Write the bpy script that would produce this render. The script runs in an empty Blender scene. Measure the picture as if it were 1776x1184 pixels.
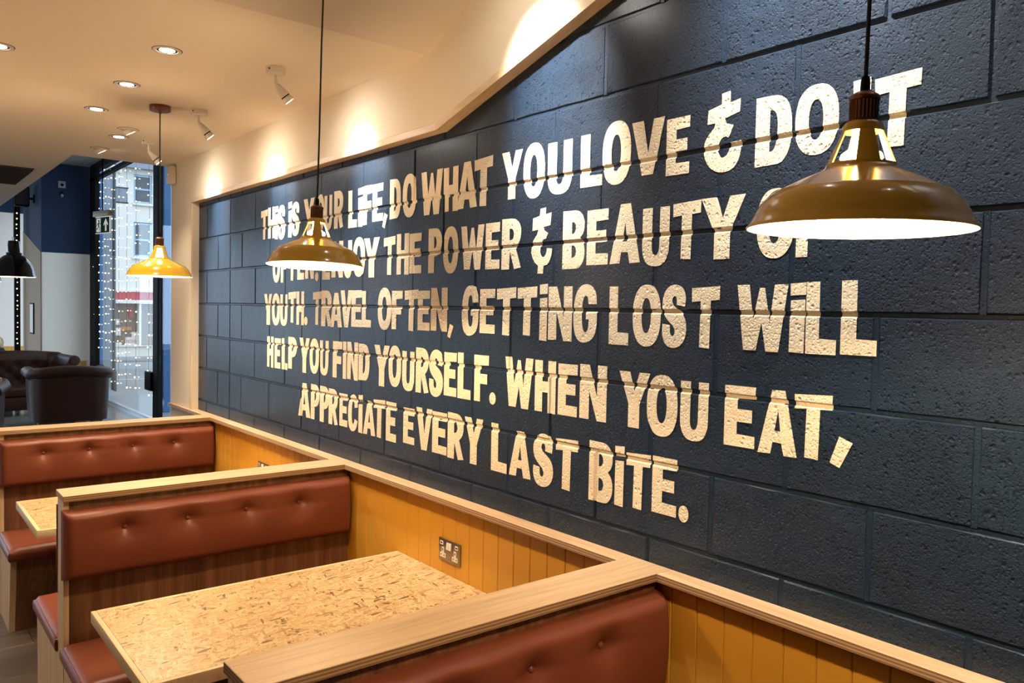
import bpy, bmesh, math, random
from mathutils import Vector, Matrix
from mathutils.geometry import tessellate_polygon
random.seed(7)
S = bpy.context.scene
COL = S.collection
PI = math.pi

# ------------------------------------------------------------------ camera
cam_d = bpy.data.cameras.new('camera'); cam = bpy.data.objects.new('camera', cam_d); COL.objects.link(cam)
Rv = Vector((0.77959788, -0.62595624, 0.02014777)); Uv = Vector((0.00813949, 0.04229465, 0.99907203)); Fv = Vector((0.62622751, 0.77871044, -0.03806778))
M = Matrix((Rv, Uv, -Fv)).transposed().to_4x4(); M.translation = Vector((-1.81375, 0, 1.8))
cam.matrix_world = M
cam_d.sensor_width = 36; cam_d.lens = 28.082; cam_d.clip_start = 0.02; cam_d.clip_end = 200
S.camera = cam

# ------------------------------------------------------------------ world, exposure
w = bpy.data.worlds.new('overcast_sky'); S.world = w; w.use_nodes = True
nt = w.node_tree; nt.nodes.clear()
wo = nt.nodes.new('ShaderNodeOutputWorld'); bg = nt.nodes.new('ShaderNodeBackground')
tc = nt.nodes.new('ShaderNodeTexCoord'); sx = nt.nodes.new('ShaderNodeSeparateXYZ'); cr = nt.nodes.new('ShaderNodeValToRGB')
nt.links.new(tc.outputs['Generated'], sx.inputs[0]); nt.links.new(sx.outputs['Z'], cr.inputs[0])
cr.color_ramp.elements[0].color = (.63, .79, 1.0, 1); cr.color_ramp.elements[1].color = (.70, .84, 1.0, 1)
nt.links.new(cr.outputs[0], bg.inputs[0]); bg.inputs[1].default_value = 3.0
nt.links.new(bg.outputs[0], wo.inputs[0])
S.view_settings.view_transform = 'Standard'; S.view_settings.look = 'None'
S.view_settings.exposure = 0.18; S.view_settings.gamma = 1.0; S.view_settings.use_curve_mapping = False
S.cycles.max_bounces = 8; S.cycles.diffuse_bounces = 5; S.cycles.glossy_bounces = 4; S.cycles.transparent_max_bounces = 12
S.cycles.sample_clamp_indirect = 6.0; S.cycles.caustics_reflective = False; S.cycles.caustics_refractive = False

WARM = (1.0, 0.68, 0.38)
SPOTC = (1.0, 0.79, 0.56)
TRACKC = (1.0, 0.94, 0.86)
def spot(name, loc, target, power, angle, blend, col, rad=.025):
    l = bpy.data.lights.new(name, 'SPOT'); l.energy = power; l.color = col; l.spot_size = math.radians(angle); l.spot_blend = blend; l.shadow_soft_size = rad
    o = bpy.data.objects.new(name, l); COL.objects.link(o); o.location = loc
    o.rotation_euler = (Vector(target) - Vector(loc)).to_track_quat('-Z', 'Y').to_euler(); return o
def point(name, loc, power, col, rad=.03):
    l = bpy.data.lights.new(name, 'POINT'); l.energy = power; l.color = col; l.shadow_soft_size = rad
    o = bpy.data.objects.new(name, l); COL.objects.link(o); o.location = loc; return o
P_SPOT, P_DOWN, P_PEND, P_FILL, P_LOUNGE = 60.0, 50.0, 41.0, 112.0, 10.0

# ------------------------------------------------------------------ materials
def mat(name, col=(.5,.5,.5), rough=.5, metal=0.0, spec=None, coat=0.0):
    m = bpy.data.materials.new(name); m.use_nodes = True
    b = m.node_tree.nodes['Principled BSDF']
    b.inputs['Base Color'].default_value = (*col, 1); b.inputs['Roughness'].default_value = rough; b.inputs['Metallic'].default_value = metal
    if spec is not None: b.inputs['Specular IOR Level'].default_value = spec
    if coat: b.inputs['Coat Weight'].default_value = coat; b.inputs['Coat Roughness'].default_value = .08
    return m
def N(m, t, **kw):
    n = m.node_tree.nodes.new(t)
    for k, v in kw.items():
        if hasattr(n, k): setattr(n, k, v)
        else: n.inputs[k].default_value = v
    return n
def LK(m, a, b): m.node_tree.links.new(a, b)
def BS(m): return m.node_tree.nodes['Principled BSDF']
def pos(m, obj=False, scale=(1,1,1), rot=(0,0,0)):
    g = N(m, 'ShaderNodeTexCoord').outputs['Object'] if obj else N(m, 'ShaderNodeNewGeometry').outputs['Position']
    mp = N(m, 'ShaderNodeMapping'); mp.inputs['Scale'].default_value = scale; mp.inputs['Rotation'].default_value = rot
    LK(m, g, mp.inputs[0]); return mp.outputs[0]
def ramp(m, fac, stops, interp='LINEAR'):
    r = N(m, 'ShaderNodeValToRGB'); r.color_ramp.interpolation = interp
    e = r.color_ramp.elements
    while len(e) < len(stops): e.new(.5)
    for i, (p, c) in enumerate(stops): e[i].position = p; e[i].color = (*c, 1) if len(c) == 3 else c
    LK(m, fac, r.inputs[0]); return r.outputs[0]
def noise(m, vec, scale, detail=4, rough=.55, out='Fac'):
    n = N(m, 'ShaderNodeTexNoise'); n.inputs['Scale'].default_value = scale; n.inputs['Detail'].default_value = detail; n.inputs['Roughness'].default_value = rough
    LK(m, vec, n.inputs['Vector']); return n.outputs[out]
def bump(m, h, strength=.3, dist=.002, prev=None):
    b = N(m, 'ShaderNodeBump'); b.inputs['Strength'].default_value = strength; b.inputs['Distance'].default_value = dist
    LK(m, h, b.inputs['Height'])
    if prev: LK(m, prev, b.inputs['Normal'])
    return b.outputs[0]
def math_(m, op, a, b=None):
    n = N(m, 'ShaderNodeMath', operation=op)
    for i, v in enumerate((a, b)):
        if v is None: continue
        if isinstance(v, (int, float)): n.inputs[i].default_value = v
        else: LK(m, v, n.inputs[i])
    return n.outputs[0]
def mixc(m, fac, a, b, mode='MIX'):
    n = N(m, 'ShaderNodeMix', data_type='RGBA', blend_type=mode)
    for i, v in ((0, fac), (6, a), (7, b)):
        if isinstance(v, (int, float)): n.inputs[i].default_value = v
        elif isinstance(v, tuple): n.inputs[i].default_value = (*v, 1)
        else: LK(m, v, n.inputs[i])
    return n.outputs[2]
def emis(name, col, strength):
    m = bpy.data.materials.new(name); m.use_nodes = True; b = BS(m)
    b.inputs['Base Color'].default_value = (*col, 1); b.inputs['Emission Color'].default_value = (*col, 1); b.inputs['Emission Strength'].default_value = strength
    return m

def masonry(name, col, rough, coarse=1.0, coat=0.0):
    m = mat(name, col, rough, spec=.16)
    if coat: BS(m).inputs['Coat Weight'].default_value = coat; BS(m).inputs['Coat Roughness'].default_value = .27; BS(m).inputs['Coat IOR'].default_value = 1.5
    p = pos(m); rnd = N(m, 'ShaderNodeObjectInfo').outputs['Random']
    patch = ramp(m, noise(m, p, 4.5, 3), [(.36, (.30,.30,.30)), (.62, (1,1,1))])
    wn = noise(m, p, 110, 3, out='Color'); pv = N(m, 'ShaderNodeVectorMath', operation='MULTIPLY_ADD'); pv.inputs[1].default_value = (.009, .009, .009)
    LK(m, wn, pv.inputs[0]); LK(m, p, pv.inputs[2])
    def pores(scale, r0, r1, keep):                                                # scattered open pores
        vo = N(m, 'ShaderNodeTexVoronoi', feature='F1'); vo.inputs['Scale'].default_value = scale; LK(m, pv.outputs[0], vo.inputs['Vector'])
        sc = N(m, 'ShaderNodeSeparateColor'); LK(m, vo.outputs['Color'], sc.inputs[0])
        hole = ramp(m, vo.outputs['Distance'], [(r0, (0,0,0)), (r1, (1,1,1))])
        return math_(m, 'MAXIMUM', hole, math_(m, 'GREATER_THAN', sc.outputs[0], keep))
    n1 = noise(m, p, 260, 4, .65)                                                  # sandy grain under the paint
    n2 = noise(m, p, 120, 3, .6)
    h = math_(m, 'ADD', math_(m, 'MULTIPLY', n1, 1.1), math_(m, 'MULTIPLY', n2, 1.0))
    h = math_(m, 'ADD', h, math_(m, 'MULTIPLY', pores(125, .16, .46, .6), .9))
    h = math_(m, 'ADD', math_(m, 'MULTIPLY', h, patch), math_(m, 'MULTIPLY', pores(60, .12, .34, .25), 1.4))
    LK(m, bump(m, h, 1.0 * coarse, .0060), BS(m).inputs['Normal'])
    return m
M_BLUE = masonry('navy_masonry_paint', (.0055, .0190, .0420), .55, 1.0, .50)
M_CREAM = masonry('cream_masonry_paint', (.88, .75, .54), .6, .6)
M_MORTAR = masonry('navy_mortar_paint', (.0055, .0190, .0420), .55, .4, .4)

def plaster(name, col, rough=.85):
    m = mat(name, col, rough); n = noise(m, pos(m), 180, 3); LK(m, bump(m, n, .08, .001), BS(m).inputs['Normal']); return m
M_WHITE = plaster('warm_white_emulsion', (.82, .70, .53))
M_CEIL = plaster('ceiling_emulsion', (.86, .77, .64))
M_GREYC = plaster('grey_ceiling_paint', (.30, .29, .28))
M_NAVY = plaster('royal_blue_wall_paint', (.0060, .022, .058), .8)
M_LWHITE = plaster('cool_white_wall_paint', (.90, .79, .68))
M_DARKW = plaster('dark_brown_wall_paint', (.035, .028, .022))
M_SIDESHADE = plaster('side_wall_warm_shade', (.40, .285, .185))  # warm shade on the white block's side face, put into the colour

def wood(name, c1, c2, c3, along='x', scale=1.0, rough=.5, contrast=1.0):
    m = mat(name, c2, rough)
    s = {'x': (2.2, 42, 42), 'y': (42, 2.2, 42), 'z': (42, 42, 2.2)}[along]
    p = pos(m, True, tuple(v * scale for v in s))
    n = noise(m, p, 1.0, 5, .6); f = noise(m, p, 4.5, 3, .6)
    t = math_(m, 'ADD', math_(m, 'MULTIPLY', n, .75), math_(m, 'MULTIPLY', f, .25))
    LK(m, ramp(m, t, [(.36, c1), (.5, c2), (.64, c3)]), BS(m).inputs['Base Color'])
    LK(m, bump(m, t, .12, .0008), BS(m).inputs['Normal']); return m
M_CAP = wood('oak_faced_ply', (.42,.285,.155), (.52,.37,.215), (.59,.44,.275), 'x', .8, .42)
M_CAPY = wood('birch_faced_ply', (.44,.29,.155), (.56,.385,.22), (.64,.46,.28), 'y', .8, .42)
M_PALE = wood('pale_ply_face', (.50,.37,.22), (.58,.44,.27), (.66,.52,.34), 'z', .8, .5)
M_PINE = wood('pine_trim', (.62,.43,.24), (.72,.53,.31), (.78,.60,.38), 'y', .8, .45)
M_PINEZ = wood('pine_trim_upright', (.62,.43,.24), (.72,.53,.31), (.78,.60,.38), 'z', .8, .45)
M_WALNUT = wood('walnut_veneer', (.088,.036,.016), (.155,.069,.032), (.22,.108,.054), 'z', .7, .42)
def plyedge(name):
    m = mat(name, (.4,.27,.15), .6)
    p = pos(m); sp = N(m, 'ShaderNodeSeparateXYZ'); LK(m, p, sp.inputs[0])
    wob = noise(m, p, 6, 2)
    z = math_(m, 'ADD', math_(m, 'MULTIPLY', sp.outputs['Z'], 1/.0082), math_(m, 'MULTIPLY', wob, .35))
    fr = math_(m, 'FRACT', z)
    grain = noise(m, pos(m, False, (30, 30, 300)), 1.0, 3)
    c = ramp(m, fr, [(0, (.50,.33,.18)), (.46, (.52,.35,.19)), (.54, (.17,.085,.04)), (.92, (.22,.11,.05)), (1, (.50,.33,.18))])
    LK(m, mixc(m, math_(m, 'MULTIPLY', grain, .5), c, (.34,.21,.11)), BS(m).inputs['Base Color']); return m
M_PLYE = plyedge('ply_edge_layers')
M_EDGING = wood('pale_lipping', (.58,.43,.235), (.65,.50,.285), (.71,.56,.345), 'y', .8, .45)

def leather(name, c, c2, rough=.38, spec=.32):
    m = mat(name, c, rough, spec=spec); p = pos(m, True)
    v = N(m, 'ShaderNodeTexVoronoi'); v.inputs['Scale'].default_value = 420; LK(m, p, v.inputs['Vector'])
    LK(m, mixc(m, noise(m, p, 5, 3), c, c2), BS(m).inputs['Base Color'])
    LK(m, bump(m, v.outputs['Distance'], .10, .0006), BS(m).inputs['Normal']); return m
M_LEATH = leather('tan_red_leatherette', (.160,.043,.021), (.190,.053,.026))
M_BROWN = leather('dark_brown_leather', (.026,.0095,.0055), (.042,.015,.009), .45, .18)
M_YELLOW = None
def painted_wood(name, c):
    m = mat(name, c, .42); p = pos(m)
    n = noise(m, pos(m, False, (30, 30, 3)), 1.0, 4)
    LK(m, mixc(m, noise(m, p, 3, 2), c, tuple(v * .88 for v in c)), BS(m).inputs['Base Color'])
    LK(m, bump(m, n, .10, .001), BS(m).inputs['Normal']); return m
M_YELLOW = painted_wood('mustard_board_paint', (.72, .37, .045))

def osb():
    m = mat('osb_strand_board', (.7,.5,.25), .38)
    p0 = pos(m)
    wc = noise(m, p0, 22, 2, out='Color')
    wv = N(m, 'ShaderNodeVectorMath', operation='MULTIPLY_ADD'); wv.inputs[1].default_value = (.010, .010, 0); LK(m, wc, wv.inputs[0]); LK(m, p0, wv.inputs[2])
    col = None
    for i, (rot, sc, off) in enumerate(((.25, (17, 92, 1), 0), (1.25, (20, 80, 1), 7.3), (2.1, (16, 112, 1), 3.1), (2.8, (22, 110, 1), 11.7), (.75, (22, 76, 1), 5.9), (1.75, (26, 130, 1), 2.2), (-.2, (24, 96, 1), 9.4))):
        mp = N(m, 'ShaderNodeMapping'); mp.inputs['Rotation'].default_value = (0, 0, rot)
        LK(m, wv.outputs[0], mp.inputs[0])
        ms = N(m, 'ShaderNodeMapping'); ms.inputs['Scale'].default_value = (*sc[:2], 0); ms.inputs['Location'].default_value = (off, off * .7, 0)
        LK(m, mp.outputs[0], ms.inputs[0])
        vo = N(m, 'ShaderNodeTexVoronoi'); vo.inputs['Scale'].default_value = 1.0; LK(m, ms.outputs[0], vo.inputs['Vector'])
        sp = N(m, 'ShaderNodeSeparateColor'); LK(m, vo.outputs['Color'], sp.inputs[0])
        c = ramp(m, sp.outputs[0], [(0, (.13,.06,.025)), (.03, (.30,.165,.075)), (.08, (.46,.285,.135)), (.22, (.60,.41,.205)), (.55, (.68,.50,.265)), (1, (.78,.62,.37))])
        edge = N(m, 'ShaderNodeTexVoronoi', feature='DISTANCE_TO_EDGE'); edge.inputs['Scale'].default_value = 1.0; LK(m, ms.outputs[0], edge.inputs['Vector'])
        ed = ramp(m, edge.outputs['Distance'], [(0, (.30,.22,.16)), (.035, (.85,.82,.78)), (.09, (1,1,1))])
        gs = N(m, 'ShaderNodeMapping'); gs.inputs['Scale'].default_value = (.8, 5, 1); LK(m, ms.outputs[0], gs.inputs[0])
        gr = ramp(m, noise(m, gs.outputs[0], 1.0, 4, .65), [(.35, (.80,.76,.70)), (.6, (1,1,1))])
        c = mixc(m, .8, mixc(m, .75, c, ed, 'MULTIPLY'), mixc(m, 1.0, c, gr, 'MULTIPLY'), 'DARKEN')
        if col is None: col = c
        else: col = mixc(m, math_(m, 'GREATER_THAN', sp.outputs[2], .66), col, c)
    fl = noise(m, pos(m, False, (1, .45, 1), (0, 0, .5)), 170, 3, .7)
    flm = noise(m, p0, 18, 2)
    dk = math_(m, 'MULTIPLY', ramp(m, fl, [(.33, (1,1,1)), (.38, (0,0,0))]), ramp(m, flm, [(.40, (0,0,0)), (.56, (1,1,1))]))
    col = mixc(m, math_(m, 'MULTIPLY', dk, .8), col, (.14,.075,.035))
    LK(m, mixc(m, 1.0, col, (.87,.85,.82), 'MULTIPLY'), BS(m).inputs['Base Color'])
    LK(m, bump(m, fl, .05, .0006), BS(m).inputs['Normal']); return m
M_OSB = osb()
def floor_mat():
    m = mat('grey_brown_floor_plank', (.11,.085,.065), .42)
    p = pos(m, False, (2.0, 30, 1)); n = noise(m, p, 1.0, 5, .6); b = noise(m, pos(m), 1.6, 2)
    c = ramp(m, n, [(.3, (.065,.050,.038)), (.55, (.115,.09,.068)), (.75, (.16,.125,.095))])
    LK(m, mixc(m, math_(m, 'MULTIPLY', b, .5), c, (.08,.062,.05)), BS(m).inputs['Base Color'])
    LK(m, bump(m, n, .1, .001), BS(m).inputs['Normal']); return m
M_FLOOR = floor_mat()
M_FLOOR2 = mat('polished_grey_floor', (.16,.155,.15), .16)
M_MUST = mat('mustard_enamel', (.61,.36,.018), .18, coat=.5)
M_INNER = mat('white_enamel', (.86,.82,.74), .35)
M_BLACKE = mat('black_enamel', (.006,.006,.007), .12, coat=.5)
M_COPPER = mat('antique_copper', (.42,.17,.085), .32, 1.0)
M_COPBR = mat('bronzed_copper', (.17,.075,.05), .4, .85)
M_CABLE = mat('black_cable', (.008,.007,.007), .6)
M_BLACK = mat('black_powder_coat', (.003,.003,.003), .65, spec=.12)
M_FIT = mat('white_fitting', (.74,.68,.60), .4)
M_STEEL = mat('brushed_nickel', (.33,.27,.22), .38, .9)
M_SOCKET = mat('cream_plastic', (.80,.74,.62), .35)
M_HOLE = mat('dark_slot', (.01,.008,.007), .6)
M_GREEN = mat('exit_green', (.004,.060,.022), .7, spec=.1)
M_SIGNW = emis('exit_white', (.85,.90,.85), .35)
M_ALU = mat('brushed_aluminium', (.55,.60,.66), .25, .9)
M_COLB = mat('blue_painted_column', (.02,.10,.26), .45)
M_BULB = emis('warm_bulb', (1.0,.78,.48), 60)
M_GU = emis('spot_lamp_face', (1.0,.90,.74), 26)
M_FAIRY = emis('fairy_bulb', (1.0,.82,.42), 7)
M_DARKV = mat('dark_vent_louvre', (.03,.022,.018), .6)
def glass_mat():
    m = bpy.data.materials.new('window_glass'); m.use_nodes = True; t = m.node_tree; t.nodes.clear()
    o = t.nodes.new('ShaderNodeOutputMaterial'); mx = t.nodes.new('ShaderNodeMixShader'); tr = t.nodes.new('ShaderNodeBsdfTransparent'); gl = t.nodes.new('ShaderNodeBsdfGlossy')
    lw = t.nodes.new('ShaderNodeLayerWeight'); lw.inputs[0].default_value = .5; gl.inputs['Roughness'].default_value = .0
    pw = t.nodes.new('ShaderNodeMath'); pw.operation = 'POWER'; pw.inputs[1].default_value = 5; t.links.new(lw.outputs['Facing'], pw.inputs[0])
    fr = t.nodes.new('ShaderNodeMath'); fr.operation = 'MULTIPLY_ADD'; fr.inputs[1].default_value = .34; fr.inputs[2].default_value = .03; t.links.new(pw.outputs[0], fr.inputs[0])
    tr.inputs[0].default_value = (.93,.96,.96,1); t.links.new(fr.outputs[0], mx.inputs[0]); t.links.new(tr.outputs[0], mx.inputs[1]); t.links.new(gl.outputs[0], mx.inputs[2]); t.links.new(mx.outputs[0], o.inputs[0]); return m
M_GLASS = glass_mat()

# ------------------------------------------------------------------ mesh helpers
def new_bm(): return bmesh.new()
def box(bm, x0, x1, y0, y1, z0, z1, bev=0, seg=1, mi=0):
    r = bmesh.ops.create_cube(bm, size=1); vs = r['verts']
    for v in vs: v.co = Vector((x0 + (v.co.x + .5) * (x1 - x0), y0 + (v.co.y + .5) * (y1 - y0), z0 + (v.co.z + .5) * (z1 - z0)))
    fs = list({f for v in vs for f in v.link_faces})
    for f in fs: f.material_index = mi
    if bev:
        es = list({e for v in vs for e in v.link_edges})
        bmesh.ops.bevel(bm, geom=es, offset=bev, segments=seg, profile=.5, affect='EDGES')
    return vs
def prism(bm, pts, axis, a, b, mi=0):
    """polygon extruded along axis ('x': pts are (y,z); 'y': (x,z); 'z': (x,y))"""
    def P(p, t): return {'x': (t, p[0], p[1]), 'y': (p[0], t, p[1]), 'z': (p[0], p[1], t)}[axis]
    A = [bm.verts.new(P(p, a)) for p in pts]; B = [bm.verts.new(P(p, b)) for p in pts]
    n = len(pts); fs = [bm.faces.new(A), bm.faces.new(B[::-1])]
    for i in range(n): fs.append(bm.faces.new((A[i], B[i], B[(i+1) % n], A[(i+1) % n])))
    for f in fs: f.material_index = mi
    bmesh.ops.recalc_face_normals(bm, faces=fs); return fs
def lathe(bm, prof, c=(0,0,0), seg=32, mi=0, mat_at=None, axis=None, closed=False):
    """prof: list of (r, z). axis: optional Matrix applied to local points"""
    rings = []
    for r, z in prof:
        ring = []
        if r < 1e-6:
            p = Vector((0, 0, z)); p = axis @ p if axis else p
            v = bm.verts.new(p + Vector(c)); ring = [v] * seg
        else:
            for k in range(seg):
                a = 2 * PI * k / seg; p = Vector((r * math.cos(a), r * math.sin(a), z)); p = axis @ p if axis else p
                ring.append(bm.verts.new(p + Vector(c)))
        rings.append(ring)
    fs = []
    pairs = list(zip(rings[:-1], rings[1:]))
    if closed: pairs.append((rings[-1], rings[0]))
    for i, (A, B) in enumerate(pairs):
        for k in range(seg):
            q = []
            for v in (A[k], A[(k+1) % seg], B[(k+1) % seg], B[k]):
                if v not in q: q.append(v)
            if len(q) > 2:
                f = bm.faces.new(q); f.material_index = mat_at[i] if mat_at else mi; f.smooth = True; fs.append(f)
    bmesh.ops.recalc_face_normals(bm, faces=fs); return fs
def tube(bm, pts, r, seg=8, mi=0, cap=True):
    pts = [Vector(p) for p in pts]; rings = []
    rs = r if isinstance(r, (list, tuple)) else [r] * len(pts)
    up = None
    for i, p in enumerate(pts):
        d = (pts[min(i+1, len(pts)-1)] - pts[max(i-1, 0)]).normalized()
        if up is None: up = Vector((0,0,1)) if abs(d.z) < .9 else Vector((1,0,0))
        s = d.cross(up).normalized(); up = s.cross(d).normalized()
        rings.append([bm.verts.new(p + rs[i] * (math.cos(2*PI*k/seg) * s + math.sin(2*PI*k/seg) * up)) for k in range(seg)])
    fs = []
    for A, B in zip(rings[:-1], rings[1:]):
        for k in range(seg): fs.append(bm.faces.new((A[k], A[(k+1) % seg], B[(k+1) % seg], B[k])))
    if cap: fs.append(bm.faces.new(rings[0])); fs.append(bm.faces.new(rings[-1][::-1]))
    for f in fs: f.material_index = mi; f.smooth = True
    bmesh.ops.recalc_face_normals(bm, faces=fs); return fs
def sphere(bm, c, r, u=12, v=8, mi=0, sc=(1,1,1)):
    q = bmesh.ops.create_uvsphere(bm, u_segments=u, v_segments=v, radius=r)
    for x in q['verts']: x.co = Vector((x.co.x * sc[0], x.co.y * sc[1], x.co.z * sc[2])) + Vector(c)
    for f in {f for x in q['verts'] for f in x.link_faces}: f.smooth = True; f.material_index = mi
def obj(name, bm, mats, parent=None, loc=(0,0,0), smooth=None, rot=None):
    me = bpy.data.meshes.new(name); bm.to_mesh(me); bm.free()
    for m in (mats if isinstance(mats, (list, tuple)) else [mats]): me.materials.append(m)
    if smooth:
        me.shade_smooth(); me.set_sharp_from_angle(angle=math.radians(smooth))
    o = bpy.data.objects.new(name, me); COL.objects.link(o); o.location = loc
    if rot: o.rotation_euler = rot
    if parent: o.parent = parent
    return o
def thing(name, label, cat, loc=(0,0,0), rotz=0, group=None):
    o = bpy.data.objects.new(name, None); COL.objects.link(o); o.location = loc; o.rotation_euler = (0, 0, rotz); o.empty_display_size = .1
    return tag(o, label, cat, group)
def tag(o, label=None, cat=None, group=None, kind=None):
    if label: o['label'] = label
    if cat: o['category'] = cat
    if group: o['group'] = group
    if kind: o['kind'] = kind
    return o
def struct(o, label=None): return tag(o, label, None, None, 'structure')
def copy_tree(root, label=None, loc=None):
    def rec(o, par):
        c = o.copy(); COL.objects.link(c); c.parent = par
        for ch in list(o.children): rec(ch, c)
        return c
    r = rec(root, None)
    if label: r['label'] = label
    if loc: r.location = loc
    return r
# ------------------------------------------------------------------ setting: floor
ZC0 = 2.4825; YC0 = 1.3619; YJ = 5.17           # block courses (225 mm), joint grid (450 mm), straight joint
LEDGE = 1.058; CEIL = 2.83
bm = new_bm(); box(bm, -5, 0, -3, 6.3, -.12, -.010); floor = struct(obj('floor', bm, M_FLOOR), 'dark grey brown plank floor of the seating area')
pl = {}
def plank(L):
    if L not in pl:
        b = new_bm(); box(b, -L/2, L/2, -.0985, .0985, -.010, 0, .0015); o = obj('plank', b, M_FLOOR); pl[L] = o.data; bpy.data.objects.remove(o)
    return pl[L]
row = 0; y = .1
while y < 6.25:
    x = -3.3 + (.6 if row % 2 else 0) - (.25 if row % 3 == 0 else 0)
    while x < -.04:
        a = max(x, -3.0); b = min(x + 1.2, -.04)
        if b - a > .06:
            o = bpy.data.objects.new('plank', plank(round(b - a - .003, 3))); COL.objects.link(o); o.location = ((a + b) / 2, y, 0); o.parent = floor
        x += 1.2
    y += .2; row += 1
bm = new_bm(); box(bm, -5, 1.62, 6.3, 24, -.12, 0); struct(obj('floor', bm, M_FLOOR2), 'polished grey floor of the lounge by the shop window')

# ------------------------------------------------------------------ setting: mural wall of painted blocks
def trim_z(y): return 2.512 if y > 2.70 else 2.512 + .287 * (2.70 - y)
DV = .0018
def deep(k, j): return (k * 7 + j * 13) % 10 < 3
bm = new_bm()
for k in range(-6, 6):
    for j in range(-10, 17):
        if (j - (1 if k % 2 == 0 else 0)) % 2 or deep(k, j): continue
        y_ = YC0 + .225 * j; z_ = ZC0 + .225 * k - .1125
        if y_ < YJ - .06 and z_ < 2.55 + max(0, .287 * (2.7 - y_)): box(bm, DV, .0063, y_ - .0065, y_ + .0065, z_ - .1085, z_ + .1085)
prism(bm, [(-1, .9), (5.86, .9), (5.86, 2.60), (2.70, 2.60), (-1, 2.60 + .287 * 3.7)], 'x', .0062, .20)
wall = struct(obj('wall_right', bm, M_MORTAR), 'navy painted block wall with cream hand lettering')
GAP, FR, DEP = .0040, .0085, .0066
def block_bm(wd, ht, rnd, ragged=True):
    b = new_bm()
    def loop(ins, x, jit):
        a, c = wd/2 - ins, ht/2 - ins; pts = []
        nl, ns = (5, 3)
        for i in range(nl): pts.append((-a + 2*a*i/nl, -c))
        for i in range(ns): pts.append((a, -c + 2*c*i/ns))
        for i in range(nl): pts.append((a - 2*a*i/nl, c))
        for i in range(ns): pts.append((-a, c - 2*c*i/ns))
        return [b.verts.new((x, p[0] + rnd.uniform(-jit, jit), p[1] + rnd.uniform(-jit, jit))) for p in pts]
    f = loop(FR, 0, .0013); m = loop(GAP, DEP, .0006); n = len(f)
    b.faces.new(f)
    for i in range(n): b.faces.new((f[i], m[i], m[(i+1) % n], f[(i+1) % n]))
    bmesh.ops.recalc_face_normals(b, faces=b.faces)
    b.normal_update()
    ff = max(b.faces, key=lambda q: len(q.verts))
    if ff.normal.x > 0: bmesh.ops.reverse_faces(b, faces=b.faces)
    return b
rb = random.Random(3); full = []
for i in range(6):
    o = obj('block', block_bm(.45, .225, rb), M_BLUE); full.append(o.data); bpy.data.objects.remove(o)
for k in range(-6, 6):
    zt = ZC0 + .225 * k; zb = zt - .225
    par = 1 if k % 2 == 0 else 0
    js = [YC0 + .225 * (2*i + par) for i in range(-6, 9)]
    js = [j for j in js if j < YJ - .06]
    ys = [(js[i], js[i+1]) for i in range(len(js) - 1)] + [(js[-1], YJ)]
    e = 5.40 if par == 0 else 5.625
    ys += [(YJ, e), (e, 5.875)]
    for a, c in ys:
        if c < -.9 or zb > max(trim_z(a), trim_z(c)) + .06: continue
        if abs(c - a - .45) < .002:
            o = bpy.data.objects.new('block', rb.choice(full)); COL.objects.link(o)
            if rb.random() < .5: o.rotation_euler = (PI, 0, 0)
            o.location = (rb.uniform(-.0006, .0006), (a + c)/2, (zt + zb)/2); o.parent = wall
        else:
            o = obj('block', block_bm(c - a, .225, rb), M_BLUE, wall, ((0, (a + c)/2, (zt + zb)/2)))

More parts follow.
